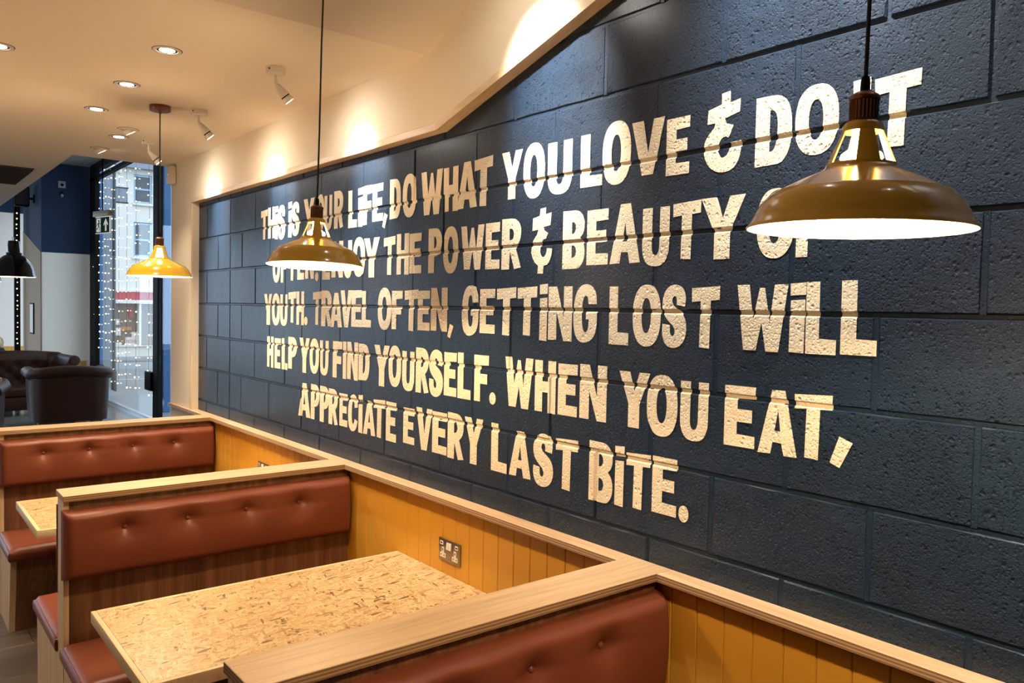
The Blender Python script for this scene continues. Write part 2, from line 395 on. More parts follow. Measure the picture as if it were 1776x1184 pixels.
# ---- lettering: hand-cut glyphs in a unit box (u to the right in the picture, v up)
def sup(cx, cy, rx, ry, n=26, p=2.35):
    o = []
    for i in range(n):
        t = 2*PI*i/n; c, s = math.cos(t), math.sin(t)
        o.append((cx + rx * abs(c) ** (2/p) * (1 if c > 0 else -1), cy + ry * abs(s) ** (2/p) * (1 if s > 0 else -1)))
    return o
G = {
 'T': [([(0,.97),(1,1),(.99,.78),(.69,.77),(.67,0),(.31,.01),(.33,.76),(.01,.745)], [])],
 'H': [([(0,1),(.37,1),(.37,.60),(.63,.60),(.64,1),(1,1),(1,0),(.64,0),(.63,.39),(.37,.39),(.37,.01),(.01,.01)], [])],
 'i': [([(0,.985),(1,1),(1,.825),(.02,.815)], []), ([(.05,.745),(.97,.76),(.95,0),(.03,.01)], [])],
 'I': [([(0,1),(1,1),(1,0),(.02,0)], [])],
 'E': [([(0,1),(1,1),(.99,.80),(.43,.79),(.43,.62),(.90,.62),(.90,.41),(.42,.41),(.42,.205),(1,.20),(1,0),(0,0)], [])],
 'F': [([(0,1),(1,1),(.99,.79),(.43,.78),(.43,.60),(.90,.60),(.90,.385),(.43,.385),(.44,0),(0,0)], [])],
 'L': [([(0,1),(.44,1),(.45,.215),(1,.205),(1,0),(.01,0)], [])],
 'Y': [([(0,1),(.36,1),(.51,.66),(.66,1),(1,1),(.68,.43),(.68,0),(.32,0),(.32,.43)], [])],
 'U': [([(0,1),(.37,1),(.36,.40),(.38,.26),(.44,.20),(.51,.19),(.58,.21),(.63,.28),(.645,.42),(.65,1),(1,1),(1,.36),(.96,.20),(.85,.07),(.68,.01),(.48,0),(.28,.02),(.12,.09),(.03,.21),(0,.36)], [])],
 'R': [([(0,1),(.50,.995),(.70,.975),(.86,.915),(.96,.82),(.985,.71),(.95,.59),(.86,.50),(.72,.43),(1,.03),(.66,0),(.43,.36),(.41,0),(0,0)], [[(.40,.80),(.50,.795),(.58,.75),(.61,.68),(.57,.61),(.49,.575),(.40,.57)]])],
 'P': [([(0,1),(.50,.995),(.72,.975),(.89,.90),(.985,.79),(1,.67),(.96,.55),(.85,.45),(.68,.385),(.45,.36),(.44,0),(0,0)], [[(.43,.81),(.52,.80),(.59,.74),(.61,.665),(.58,.60),(.52,.56),(.43,.545)]])],
 'B': [([(0,1),(.55,.995),(.76,.965),(.91,.89),(.985,.79),(.975,.68),(.91,.585),(.80,.525),(.92,.455),(.99,.35),(1,.245),(.95,.13),(.83,.045),(.65,.005),(0,0)], [[(.42,.80),(.51,.795),(.58,.75),(.60,.69),(.56,.63),(.49,.60),(.42,.595)], [(.42,.405),(.51,.40),(.60,.355),(.625,.295),(.59,.23),(.51,.195),(.42,.19)]])],
 'D': [([(0,1),(.46,.995),(.68,.97),(.84,.90),(.95,.77),(1,.58),(.995,.38),(.94,.20),(.82,.075),(.64,.01),(0,0)], [[(.40,.79),(.48,.785),(.56,.74),(.605,.65),(.615,.50),(.595,.34),(.54,.24),(.47,.20),(.40,.195)]])],
 'A': [([(.34,1),(.67,1),(1,.01),(.665,0),(.605,.19),(.385,.195),(.335,.01),(0,0)], [[(.505,.69),(.575,.37),(.425,.37)]])],
 'V': [([(0,1),(.36,1),(.52,.40),(.67,1),(1,1),(.68,0),(.34,0)], [])],
 'W': [([(0,1),(.25,1),(.335,.47),(.455,.95),(.555,.95),(.665,.45),(.745,1),(1,1),(.845,0),(.60,0),(.505,.43),(.405,.01),(.15,.01)], [])],
 'N': [([(0,1),(.36,1),(.655,.43),(.65,1),(1,1),(1,0),(.66,0),(.355,.53),(.36,.01),(0,.01)], [])],
 'S': [([(.54,1),(.30,.975),(.13,.905),(.03,.80),(0,.69),(.03,.585),(.13,.49),(.30,.41),(.46,.345),(.535,.28),(.53,.22),(.47,.185),(.39,.20),(.34,.255),(.335,.36),(.02,.375),(.01,.25),(.07,.125),(.19,.04),(.36,.005),(.55,0),(.76,.04),(.91,.12),(.99,.23),(1,.335),(.96,.44),(.85,.535),(.66,.61),(.48,.665),(.41,.725),(.42,.785),(.49,.82),(.57,.80),(.60,.75),(.59,.68),(.93,.655),(.96,.77),(.91,.88),(.79,.96)], [])],
 'G': [([(.985,.66),(.97,.80),(.88,.91),(.72,.98),(.52,1),(.31,.97),(.14,.87),(.04,.70),(0,.50),(.02,.29),(.10,.12),(.26,.025),(.46,0),(.70,.03),(.88,.11),(.97,.23),(1,.36),(1,.53),(.54,.53),(.54,.40),(.665,.40),(.65,.27),(.60,.20),(.52,.18),(.44,.215),(.39,.32),(.37,.49),(.39,.67),(.45,.78),(.53,.81),(.61,.775),(.64,.66)], [])],
 'C': [([(1,.67),(.96,.83),(.84,.94),(.66,.995),(.46,.99),(.25,.93),(.10,.80),(.02,.62),(0,.44),(.04,.24),(.14,.09),(.32,.01),(.54,0),(.76,.05),(.91,.16),(.99,.30),(.69,.345),(.63,.24),(.54,.19),(.45,.235),(.395,.36),(.385,.51),(.41,.68),(.47,.79),(.56,.82),(.64,.77),(.675,.64)], [])],
 'J': [([(.52,1),(1,1),(.99,.34),(.94,.17),(.82,.05),(.62,0),(.40,.005),(.18,.07),(.05,.18),(0,.30),(.40,.34),(.46,.24),(.53,.235),(.56,.34)], [])],
 'O': [(sup(.5,.5,.5,.5), [sup(.49,.50,.165,.285,18,2.2)])],
 '.': [(sup(.5,.5,.5,.5,16,2.1), [])],
 ',': [([(.40,1),(1,.84),(.46,0),(0,.13)], [])],
 '&': [([(.455,.985),(.68,1),(.68,.852),(.945,.878),(.932,.718),(.545,.668),(.60,.60),(.782,.568),(.66,.418),(.585,.446),(.47,.418),(.40,.352),(.385,.27),(.44,.205),(.50,.182),(.60,.20),(.68,.26),(.714,.358),(.99,.362),(.985,.25),(.93,.13),(.80,.035),(.62,0),(.42,.005),(.23,.054),(.09,.14),(.01,.25),(0,.345),(.04,.43),(.14,.51),(.273,.578),(.295,.632),(.082,.632),(.10,.809),(.455,.852)], [])],
 'a': [([(.40,.99),(.66,1),(.66,.897),(.92,.917),(.88,.727),(.56,.707),(.62,.65),(.78,.61),(.68,.53),(.58,.52),(.49,.47),(.44,.40),(.43,.33),(.48,.28),(.57,.25),(.67,.28),(.72,.33),(.74,.385),(.98,.372),(.96,.29),(.88,.20),(.76,.135),(.60,.12),(.58,0),(.32,.005),(.34,.125),(.18,.175),(.07,.25),(.0,.33),(.03,.45),(.12,.53),(.26,.60),(.32,.675),(.04,.663),(.06,.855),(.38,.883)], [])],
}
def smooth_poly(p):
    n = len(p); out = []
    def ang(i):
        a, b, c = Vector(p[i-1]), Vector(p[i]), Vector(p[(i+1) % n])
        u, v = b - a, c - b
        return abs(u.angle(v)) if u.length and v.length else 0
    sm = [ang(i) < math.radians(42) for i in range(n)]
    for i in range(n):
        out.append(p[i]); j = (i+1) % n
        if sm[i] and sm[j]:
            p0, p1, p2, p3 = Vector(p[i-1]), Vector(p[i]), Vector(p[j]), Vector(p[(j+1) % n])
            t = .5; q = .5 * (2*p1 + (p2-p0)*t + (2*p0-5*p1+4*p2-p3)*t*t + (3*p1-p0-3*p2+p3)*t**3); out.append((q.x, q.y))
    return out
def depth(y, z):
    kz = round((z - ZC0) / .225); dz = abs(z - (ZC0 + .225 * kz))
    k = math.ceil((z - ZC0) / .225); par = 1 if k % 2 == 0 else 0
    t = (y - YC0) / .225 - par; dy = abs(t - 2 * round(t / 2)) * .225
    c = lambda d: min(1, max(0, (FR - d) / (FR - GAP)))
    j = round((y - YC0) / .225); dv = .0062 if deep(k, j) else DV
    return max(.0062 * c(dz), dv * c(dy))
def letter(ch, y0, y1, z1, z0):
    b = new_bm()
    for outer, holes in G[ch]:
        loops = [smooth_poly(outer)] + [smooth_poly(h) for h in holes] if len(outer) > 12 or holes else [outer]
        loops = [[Vector((y0 + u * (y1 - y0), z0 + v * (z1 - z0), 0)) for u, v in l] for l in loops]
        flat = [q for l in loops for q in l]; vs = [b.verts.new((0, q.x, q.y)) for q in flat]
        for t in tessellate_polygon(loops):
            try: b.faces.new([vs[i] for i in t])
            except ValueError: pass
    zs = [ZC0 + .225 * k + s for k in range(-8, 8) for s in (-FR, -GAP, GAP, FR) if z0 < ZC0 + .225 * k + s < z1]
    yv = [YC0 + .225 * j + s for j in range(-8, 18) for s in (-FR, -GAP, GAP, FR) if y1 < YC0 + .225 * j + s < y0]
    for z in zs: bmesh.ops.bisect_plane(b, geom=b.verts[:] + b.edges[:] + b.faces[:], plane_co=(0, 0, z), plane_no=(0, 0, 1))
    for y in yv: bmesh.ops.bisect_plane(b, geom=b.verts[:] + b.edges[:] + b.faces[:], plane_co=(0, y, 0), plane_no=(0, 1, 0))
    for v in b.verts: v.co.x = depth(v.co.y, v.co.z) - .0016
    b.normal_update()
    for f in b.faces:
        if f.normal.x > 0: f.normal_flip()
    o = obj('letter', b, M_CREAM, wall); o['label'] = 'cream painted mark' if ch in '.,' else 'cream painted letter ' + ('&' if ch in '&a' else ch.upper())
LETTERS = """T 4651 4550 2364 2190;H 4544 4441 2370 2191;i 4441 4398 2370 2182;S 4396 4297 2370 2177;i 4255 4207 2377 2181;S 4207 4105 2371 2185;Y 4054 3918 2372 2187;O 3894 3803 2380 2187;U 3803 3715 2366 2191;R 3693 3593 2378 2192;L 3541 3450 2364 2185;i 3442 3394 2368 2183;F 3393 3304 2370 2189;E 3301 3203 2368 2198;, 3208 3163 2230 2161;D 3143 3049 2373 2197;O 3033 2921 2380 2194;W 2883 2721 2372 2190;H 2714 2611 2369 2192;A 2619 2484 2375 2195;T 2504 2387 2379 2194;Y 2333 2213 2376 2204;O 2208 2092 2388 2195;U 2077 1955 2373 2196;L 1915 1816 2374 2205;O 1815 1693 2396 2199;V 1691 1562 2377 2214;E 1554 1469 2364 2201;& 1419 1295 2405 2189;D 1253 1147 2367 2188;O 1139 1022 2370 2198;i 988 945 2359 2191;T 936 830 2355 2189;O 4469 4362 2124 1935;F 4352 4268 2124 1934;T 4244 4148 2128 1942;E 4129 4040 2129 1946;N 4026 3919 2127 1948;. 3904 3862 1981 1935;E 3820 3731 2128 1940;N 3715 3589 2129 1948;J 3583 3496 2126 1944;O 3487 3365 2136 1948;Y 3378 3229 2125 1942;T 3192 3089 2122 1950;H 3077 2974 2127 1948;E 2970 2873 2122 1952;P 2820 2720 2134 1950;O 2711 2603 2133 1945;W 2585 2433 2126 1956;E 2424 2337 2127 1955;R 2325 2212 2135 1951;a 2156 2043 2158 1931;B 1993 1887 2136 1943;E 1877 1781 2129 1953;A 1773 1646 2136 1953;U 1638 1534 2114 1941;T 1522 1422 2122 1957;Y 1422 1277 2123 1953;O 1241 1132 2128 1949;F 1125 1051 2120 1949;Y 4592 4475 1871 1691;O 4475 4357 1874 1691;U 4354 4254 1868 1691;T 4243 4139 1883 1711;H 4134 4035 1883 1701;. 4033 3990 1748 1702;T 3927 3828 1882 1707;R 3826 3706 1886 1703;A 3725 3592 1873 1701;V 3611 3490 1885 1704;E 3496 3392 1884 1709;L 3392 3301 1880 1710;O 3239 3116 1894 1703;F 3113 3020 1879 1709;T 3004 2893 1884 1705;E 2896 2802 1878 1711;N 2794 2673 1889 1711;, 2671 2628 1744 1686;G 2572 2461 1896 1701;E 2453 2358 1881 1714;T 2348 2234 1886 1710;T 2227 2118 1888 1714;i 2105 2063 1896 1699;N 2058 1939 1886 1703;G 1933 1823 1892 1702;L 1769 1685 1883 1702;O 1669 1558 1887 1702;S 1553 1463 1886 1703;T 1446 1350 1880 1707;W 1294 1142 1882 1708;i 1137 1092 1886 1709;L 1091 1009 1887 1709;L 999 910 1889 1712;H 4540 4447 1624 1445;E 4429 4345 1617 1446;L 4328 4248 1621 1446;P 4238 4123 1633 1457;Y 4090 3960 1634 1447;O 3960 3846 1636 1451;U 3837 3736 1630 1451;F 3689 3586 1632 1450;I 3579 3543 1634 1451;N 3534 3422 1635 1452;D 3416 3309 1632 1458;Y 3265 3126 1633 1446;O 3134 3025 1637 1453;U 3016 2916 1617 1445;R 2904 2802 1638 1447;S 2800 2696 1636 1441;E 2689 2600 1629 1454;L 2593 2504 1633 1452;F 2483 2389 1630 1453;. 2383 2344 1495 1449;W 2289 2131 1634 1453;H 2121 2012 1632 1452;E 2000 1905 1627 1454;N 1894 1771 1632 1453;Y 1718 1592 1622 1452;O 1603 1486 1622 1440;U 1476 1378 1611 1443;E 1324 1227 1612 1449;A 1217 1103 1611 1444;T 1114 1012 1611 1449;, 1015 958 1515 1439;A 4096 3944 1392 1210;P 3939 3836 1396 1211;P 3831 3724 1396 1210;R 3729 3626 1391 1210;E 3613 3523 1378 1216;C 3517 3418 1384 1205;i 3412 3369 1389 1206;A 3364 3247 1368 1208;T 3266 3158 1385 1208;E 3150 3060 1383 1206;E 3000 2908 1372 1217;V 2894 2770 1385 1208;E 2769 2662 1381 1210;R 2656 2543 1390 1206;Y 2539 2417 1385 1206;L 2366 2270 1382 1203;A 2258 2133 1370 1205;S 2122 2016 1379 1194;T 2005 1895 1378 1204;B 1842 1736 1389 1195;i 1728 1688 1389 1200;T 1680 1582 1378 1206;E 1574 1481 1380 1212;. 1472 1436 1253 1205"""
for ln in LETTERS.split(';'):
    g, *v = ln.split(); letter(g, *[int(q) / 1000 for q in v])

# ------------------------------------------------------------------ setting: plaster above the mural, pine lining, ledge, boards
bm = new_bm()
prism(bm, [(6.31, 0), (6.31, 2.86), (2.79, 2.86), (-3, 2.86 + .417 * 5.79), (-3, 2.53 + .287 * 5.7), (2.70, 2.53), (5.80, 2.53), (5.80, 0)], 'x', -.045, 0.0)
box(bm, .001, .20, 5.98, 6.305, 0, 4.6); box(bm, .2005, 1.62, 6.2, 6.30, 0, 4.6); box(bm, .205, .25, -3, 6.0, 0, 4.6)
struct(obj('wall_upper', bm, M_WHITE), 'warm white plaster band above and beside the mural')
bm = new_bm(); box(bm, -.052, -.001, 2.70, 5.835, 2.513, 2.543, .002); struct(obj('trim_1', bm, M_PINE, smooth=30), 'level pine lining along the top of the mural')
bm = new_bm(); prism(bm, [(2.699, 2.513), (2.699, 2.5435), (-1, 2.5435 + .287 * 3.699), (-1, 2.513 + .287 * 3.699)], 'x', -.052, -.001); struct(obj('trim_2', bm, M_PINE), 'sloping pine lining rising along the mural')
bm = new_bm(); box(bm, -.052, -.001, 5.805, 5.835, LEDGE, 2.512, .002); struct(obj('trim_3', bm, M_PINEZ, smooth=30), 'upright pine lining at the far end of the mural')
def edge_faces(bm):
    bm.normal_update()
    for f in bm.faces: f.material_index = 0 if f.normal.z > .7 else 1
for i, (a, b_) in enumerate(((-1, 1.4925), (1.6475, 3.4195), (3.5745, 5.3425), (5.4975, 6.29))):
    bm = new_bm(); box(bm, -.066, -.0005, a + .0006, b_ - .0006, LEDGE - .024, LEDGE, .0012); edge_faces(bm)
    struct(obj('trim_%d' % (4 + i), bm, [M_CAPY, M_PLYE]), 'birch ply ledge above the yellow boards')
bm = new_bm(); box(bm, -.016, -.002, -1, 6.29, .0, LEDGE - .0245); wains = struct(obj('baseboard_right', bm, M_YELLOW), 'mustard yellow tongue and groove boarding under the ledge')
b0 = new_bm(); box(b0, -.030, -.015, -.0445, .0445, .012, LEDGE - .0248, .0028); o = obj('board', b0, M_YELLOW); bd = o.data; bpy.data.objects.remove(o)
y = 2.905 - .045 - .09 * 41
while y < 6.25:
    o = bpy.data.objects.new('board', bd); COL.objects.link(o); o.location = (0, y, 0); o.parent = wains; y += .09

# ------------------------------------------------------------------ setting: ceilings and other walls
bm = new_bm(); prism(bm, [(-5, 2.79), (-.044, 2.79), (-.044, 6.32), (-.70, 6.32), (-.70, 12), (-5, 12)], 'z', CEIL, 4.6)
struct(obj('ceiling', bm, M_CEIL), 'cream ceiling with recessed downlights')
bm = new_bm(); prism(bm, [(2.79, CEIL), (2.79, CEIL + .15), (-3, CEIL + .15 + .417 * 5.79), (-3, CEIL + .417 * 5.79)], 'x', -5, -.044); struct(obj('ceiling', bm, M_CEIL), 'sloping part of the cream ceiling')
bm = new_bm(); box(bm, -.70, 1.62, 6.32, 24, 4.37, 4.6); box(bm, -5, -.70, 12, 24, 4.37, 4.6); struct(obj('ceiling', bm, M_GREYC), 'high grey ceiling over the lounge window')
bm = new_bm(); box(bm, -.715, -.699, 6.32, 12, 2.8295, 4.37); box(bm, -5, -.699, 12, 12.015, 2.8295, 4.37); box(bm, -.70, -.044, 6.319, 6.335, 2.8295, 4.37); struct(obj('ceiling', bm, M_CEIL), 'upstand around the dropped ceiling edge')
bm = new_bm(); box(bm, -5.1, -5, -3, 10, 0, 5.4); box(bm, -5.1, -5, 10, 24, 0, .15); box(bm, -5.1, -5, 10, 24, 4.25, 5.4); box(bm, -5.1, -5, 22.6, 24, .15, 4.25); struct(obj('wall_left', bm, M_DARKW), 'plain dark wall opposite the mural')
bm = new_bm(); box(bm, -5, .25, -3.1, -3, 0, 5.4); struct(obj('wall_back', bm, M_DARKW), 'plain dark wall behind the viewpoint')
# lounge end: projecting block, side face and the wall beyond
bm = new_bm(); box(bm, .664, 1.62, 17, 19.2, .0, 2.715); fw = struct(obj('wall_far', bm, M_LWHITE), 'white lower part of the lounge end wall')
bm = new_bm(); box(bm, .660, 1.62, 16.996, 19.2, 2.716, 4.37); prism(bm, [(17.0, 2.716), (19.2, 2.716), (19.2, 3.22)], 'x', .657, .663); struct(obj('wall_far', bm, M_NAVY), 'royal blue upper part of the lounge end wall')
bm = new_bm(); prism(bm, [(17.0, 0), (19.2, 0), (19.2, 3.24), (17.0, 2.715)], 'x', .652, .6565); struct(obj('wall_side', bm, M_SIDESHADE), 'side face of the lounge end wall, its warm shade painted beige, under a slanted paint line')
bm = new_bm(); box(bm, .645, .664, 16.985, 16.999, .69, 2.715); struct(obj('trim_8', bm, M_WALNUT), 'brown corner bead of the lounge end wall')
bm = new_bm(); box(bm, -.4, 1.62, 23, 23.1, 0, 3.95); box(bm, -5, -.4, 23, 23.1, 0, .7); struct(obj('wall_end', bm, M_LWHITE), 'white wall beyond the lounge')
bm = new_bm(); box(bm, -5, 1.62, 22.99, 23.1, 3.95, 4.5); struct(obj('wall_end', bm, M_NAVY), 'blue band at the top of the wall beyond the lounge')
bm = new_bm(); box(bm, .46, .56, 18.85, 18.95, 0, 4.37); struct(obj('trim_9', bm, M_BLACK), 'black post wound with fairy lights')
def boards_run(x0, x1, y, h, nm, lab):
    bm = new_bm(); box(bm, x0, x1, y - .012, y - .001, 0, h + .03); box(bm, x0, x1, y - .035, y - .001, h, h + .03); r = struct(obj(nm, bm, M_YELLOW), lab)
    n = int((x1 - x0) / .09); b = new_bm(); box(b, -.0435, .0435, -.026, -.011, .01, h, .004); o = obj('board', b, M_YELLOW, r, (x0 + .045, y, 0))
    for i in range(1, n):
        c = o.copy(); COL.objects.link(c); c.location.x = x0 + .045 + .09 * i
boards_run(.68, 1.40, 17, .66, 'baseboard_far', 'yellow boarding on the lounge end wall')
boards_run(-1.0, 1.5, 22.99, .66, 'baseboard_end', 'yellow boarding on the wall beyond the lounge')
bm = new_bm(); box(bm, -5, -4.9, 23.0, 23.1, .7, 3.95); box(bm, -.5, -.4, 22.98, 23.0, .7, 3.95); box(bm, -2.75, -2.65, 23.0, 23.1, .7, 3.95); w2 = struct(obj('window_2', bm, M_BLACK), 'window at the far end of the lounge')
bm = new_bm(); [box(bm, -5.08, -5.0, q, q + .1, .15, 4.25) for q in (10, 13.1, 16.25, 19.4, 22.5)]; w3 = struct(obj('window_3', bm, M_BLACK), 'long unseen window added to light the lounge and far mural end')  # out of view, added to throw daylight and sheen on the mural
for q in (10.1, 13.2, 16.35, 19.5):
    bm = new_bm(); box(bm, -5.053, -5.047, q + .001, q + 2.998, .15, 4.25); obj('pane', bm, M_GLASS, w3)
for a, b_ in ((-4.899, -2.751), (-2.649, -.401)):
    bm = new_bm(); box(bm, a, b_, 23.047, 23.053, .7, 3.95); obj('pane', bm, M_GLASS, w2)
bm = new_bm(); box(bm, 1.45, 1.60, 6.305, 11.55, 0, 4.37); struct(obj('wall_street', bm, M_LWHITE), 'unseen wall between the mural and the shop window, added to block daylight')  # out of view, added to keep daylight off the armchair back
# shop window: black frame, panes, aluminium track
bm = new_bm(); box(bm, 1.45, 1.56, 11.56, 16.9, 4.24, 4.369); box(bm, 1.46, 1.54, 11.56, 16.95, 4.08, 4.14)
win = struct(obj('window_1', bm, M_BLACK), 'tall black framed shop window hung with fairy lights')
for nm, a, b_ in (('frame_post', 16.50, 16.96), ('frame_post', 12.36, 12.60)):
    bm = new_bm(); box(bm, 1.46, 1.54, a, b_, 0, 4.24, .004); obj(nm, bm, M_BLACK, win)
bm = new_bm(); box(bm, 1.43, 1.57, 11.56, 16.9, 0, .03); box(bm, 1.47, 1.53, 11.56, 16.9, .03, .075); obj('bottom_track', bm, M_ALU, win)
for a, b_ in ((12.601, 16.499), (11.56, 12.359)):
    bm = new_bm(); box(bm, 1.497, 1.503, a, b_, .076, 4.239); obj('pane', bm, M_GLASS, win)
bm = new_bm(); box(bm, 1.42, 1.495, 12.58, 12.90, .50, .78, .012, 2); obj('lock_case', bm, M_BLACK, win)
bm = new_bm(); box(bm, 1.56, 1.62, 6.2, 17.0, 4.37, 4.6); struct(obj('trim_10', bm, M_BLACK), 'black head over the shop window')

# ------------------------------------------------------------------ booths
def pad_bm(W, H, T, btns):
    """buttoned back pad, centred on x and z, back at y=0, bulging to -T; btns: list of (x, z)"""
    b = new_bm(); nx, nz = 96, 26; grid = []
    def fz(i, n, half, r):   # denser near the rim
        t = -1 + 2 * i / n; return half * math.sin(t * PI / 2) * .25 + half * t * .75
    for i in range(nx + 1):
        colv = []
        for j in range(nz + 1):
            x = fz(i, nx, W/2, 0); z = fz(j, nz, H/2, 0)
            ex = min(W/2 - abs(x), H/2 - abs(z)); r = .032
            e = 0 if ex >= r else 1 - math.sqrt(max(0, 1 - (1 - ex / r) ** 2))
            d = T - e * (T - .004) + .010 * (1 - (2*z/H) ** 2) - .010
            for bx, bz in btns:
                dx, dz = x - bx, z - bz; q = math.hypot(dx, dz * 1.15)
                d -= .030 * math.exp(-q / .030) + .012 * math.exp(-(q / .065) ** 2)
                ax = abs(dx)
                d -= .0085 * math.exp(-((dz - .002 + .05 * ax) / .010) ** 2) * math.exp(-ax / .055) * (1 - math.exp(-ax / .012))
            d += .0016 * math.sin(x * 9.0 + z * 21) * math.sin(x * 4 + 1)
            colv.append(b.verts.new((x, -max(d, .004), z)))
        grid.append(colv)
    for i in range(nx):
        for j in range(nz):
            b.faces.new((grid[i][j], grid[i+1][j], grid[i+1][j+1], grid[i][j+1]))
    rim = [grid[i][0] for i in range(nx + 1)] + [grid[nx][j] for j in range(1, nz + 1)] + [grid[i][nz] for i in range(nx - 1, -1, -1)] + [grid[0][j] for j in range(nz - 1, 0, -1)]
    bk = [b.verts.new((v.co.x, 0, v.co.z)) for v in rim]; n = len(rim)
    for i in range(n): b.faces.new((rim[i], bk[i], bk[(i+1) % n], rim[(i+1) % n]))
    b.faces.new(bk)
    bmesh.ops.recalc_face_normals(b, faces=b.faces); return b
BT = [(-.387, .048), (-.146, .048), (.100, .048), (.344, .048)]
def seat_bm(x0, x1, y0, y1, z0, z1):
    b = new_bm(); nx, ny = 40, 16; top = []
    cx, cy = (x0+x1)/2, (y0+y1)/2; hw, hd = (x1-x0)/2, (y1-y0)/2
    g = []
    for i in range(nx + 1):
        c = []
        for j in range(ny + 1):
            t, s = -1 + 2*i/nx, -1 + 2*j/ny
            t2 = .6*t + .4*math.sin(t*PI/2); s2 = .6*s + .4*math.sin(s*PI/2)
            x, y = cx + hw*t2, cy + hd*s2
            e = min(hw - abs(x - cx), hd - abs(y - cy)); r = .020
            q = 0 if e >= r else 1 - math.sqrt(max(0, 1 - (1 - e/r) ** 2))
            z = z1 - q * .020 + .010 * (1 - t2**4) * (1 - s2**4) - .008
            c.append(b.verts.new((x, y, z)))
        g.append(c)
    for i in range(nx):
        for j in range(ny): b.faces.new((g[i][j], g[i+1][j], g[i+1][j+1], g[i][j+1]))
    rim = [g[i][0] for i in range(nx+1)] + [g[nx][j] for j in range(1, ny+1)] + [g[i][ny] for i in range(nx-1, -1, -1)] + [g[0][j] for j in range(ny-1, 0, -1)]
    n = len(rim); prev = rim
    for ins, z in ((-.003, z0 + .036), (-.0015, z0 + .010), (.005, z0)):
        nx_ = [b.verts.new((v.co.x + (ins if v.co.x < cx else -ins), v.co.y + (ins if v.co.y < cy else -ins), z)) for v in rim]
        for i in range(n): b.faces.new((prev[i], nx_[i], nx_[(i+1) % n], prev[(i+1) % n]))
        prev = nx_
    b.faces.new(prev); bmesh.ops.recalc_face_normals(b, faces=b.faces); return b
LABB = ['near double-sided red leatherette booth bench with buttoned back, cut off by the bottom edge', 'middle double-sided red leatherette booth bench behind the big strand-board table', 'far red leatherette booth bench with buttoned back, in front of the leather sofas']
def make_bench():
    r = thing('booth_bench', LABB[1], 'bench', (-.64, 3.497, 0), 0, 'booth benches along the mural wall')
    X0, X1 = -.602, .605
    b = new_bm(); box(b, -.605, .6395, -.0772, .0772, LEDGE - .024, LEDGE, .0012); edge_faces(b); c = obj('cap', b, [M_CAP, M_PLYE], r); c['label'] = 'oak-faced plywood cap with layered edge'
    b = new_bm(); box(b, -.582, .605, -.056, .056, .0, LEDGE - .0245); obj('partition_panel', b, M_WALNUT, r)['label'] = 'walnut veneered partition'
    b = new_bm(); box(b, -.602, -.5822, -.0575, .0575, .0, LEDGE - .0245, .001); obj('end_panel', b, M_PALE, r)['label'] = 'pale plywood end strip'
    pads = []
    pb = pad_bm(1.213, .272, .070, BT); p = obj('backrest', pb, M_LEATH, r, (-.0035, -.0565, .866), 60)
    for x, z in BT:
        b = new_bm(); lathe(b, [(0, .007), (.005, .0065), (.0088, .004), (.010, 0), (.010, -.006)], (0, 0, 0), 14, 0, None, Matrix.Rotation(PI/2, 4, 'X')); obj('button', b, M_LEATH, p, (x, -.0345, z))
    q = p.copy(); COL.objects.link(q); q.rotation_euler = (0, 0, PI); q.location = (.0, .0565, .866)
    for ch in list(p.children): c = ch.copy(); COL.objects.link(c); c.parent = q
    for s, d, bt, bb in ((-1, .50, .475, .39), (1, .60, .58, .56)):
        y0, y1 = (-d, -.0570) if s < 0 else (.0570, d)
        so = obj('seat', seat_bm(-.612, .605, y0, y1, .410, .487), M_LEATH, r, (0,0,0), 50)
        b = new_bm(); ya, yb = y0 + .012, y1 - .004
        tube(b, [(-.606, yb, .4655), (-.606, ya + .02, .4655), (-.590, ya, .4655), (.590, ya, .4655), (.600, ya + .01, .4655)] if s < 0 else [(-.606, y0 + .004, .4655), (-.606, y1 - .032, .4655), (-.590, y1 - .012, .4655), (.590, y1 - .012, .4655)], .0032, 6)
        obj('piping', b, M_LEATH, so)
        b = new_bm(); prism(b, [(s*.057, 0), (s*bb, 0), (s*bt, .409), (s*.057, .409)], 'x', -.570, .600); obj('seat_base', b, M_WALNUT, r)['label'] = 'dark walnut seat base'
        b = new_bm(); prism(b, [(s*.058, 0), (s*(bb + .002), 0), (s*(bt + .002), .409), (s*.058, .409)], 'x', -.600, -.571); obj('seat_end', b, M_PALE, r)['label'] = 'pale plywood end of the seat box'
    return r
bench = make_bench()
copy_tree(bench, LABB[0], (-.64, 1.570, 0))
bf = copy_tree(bench, LABB[2], (-.64, 5.420, 0))
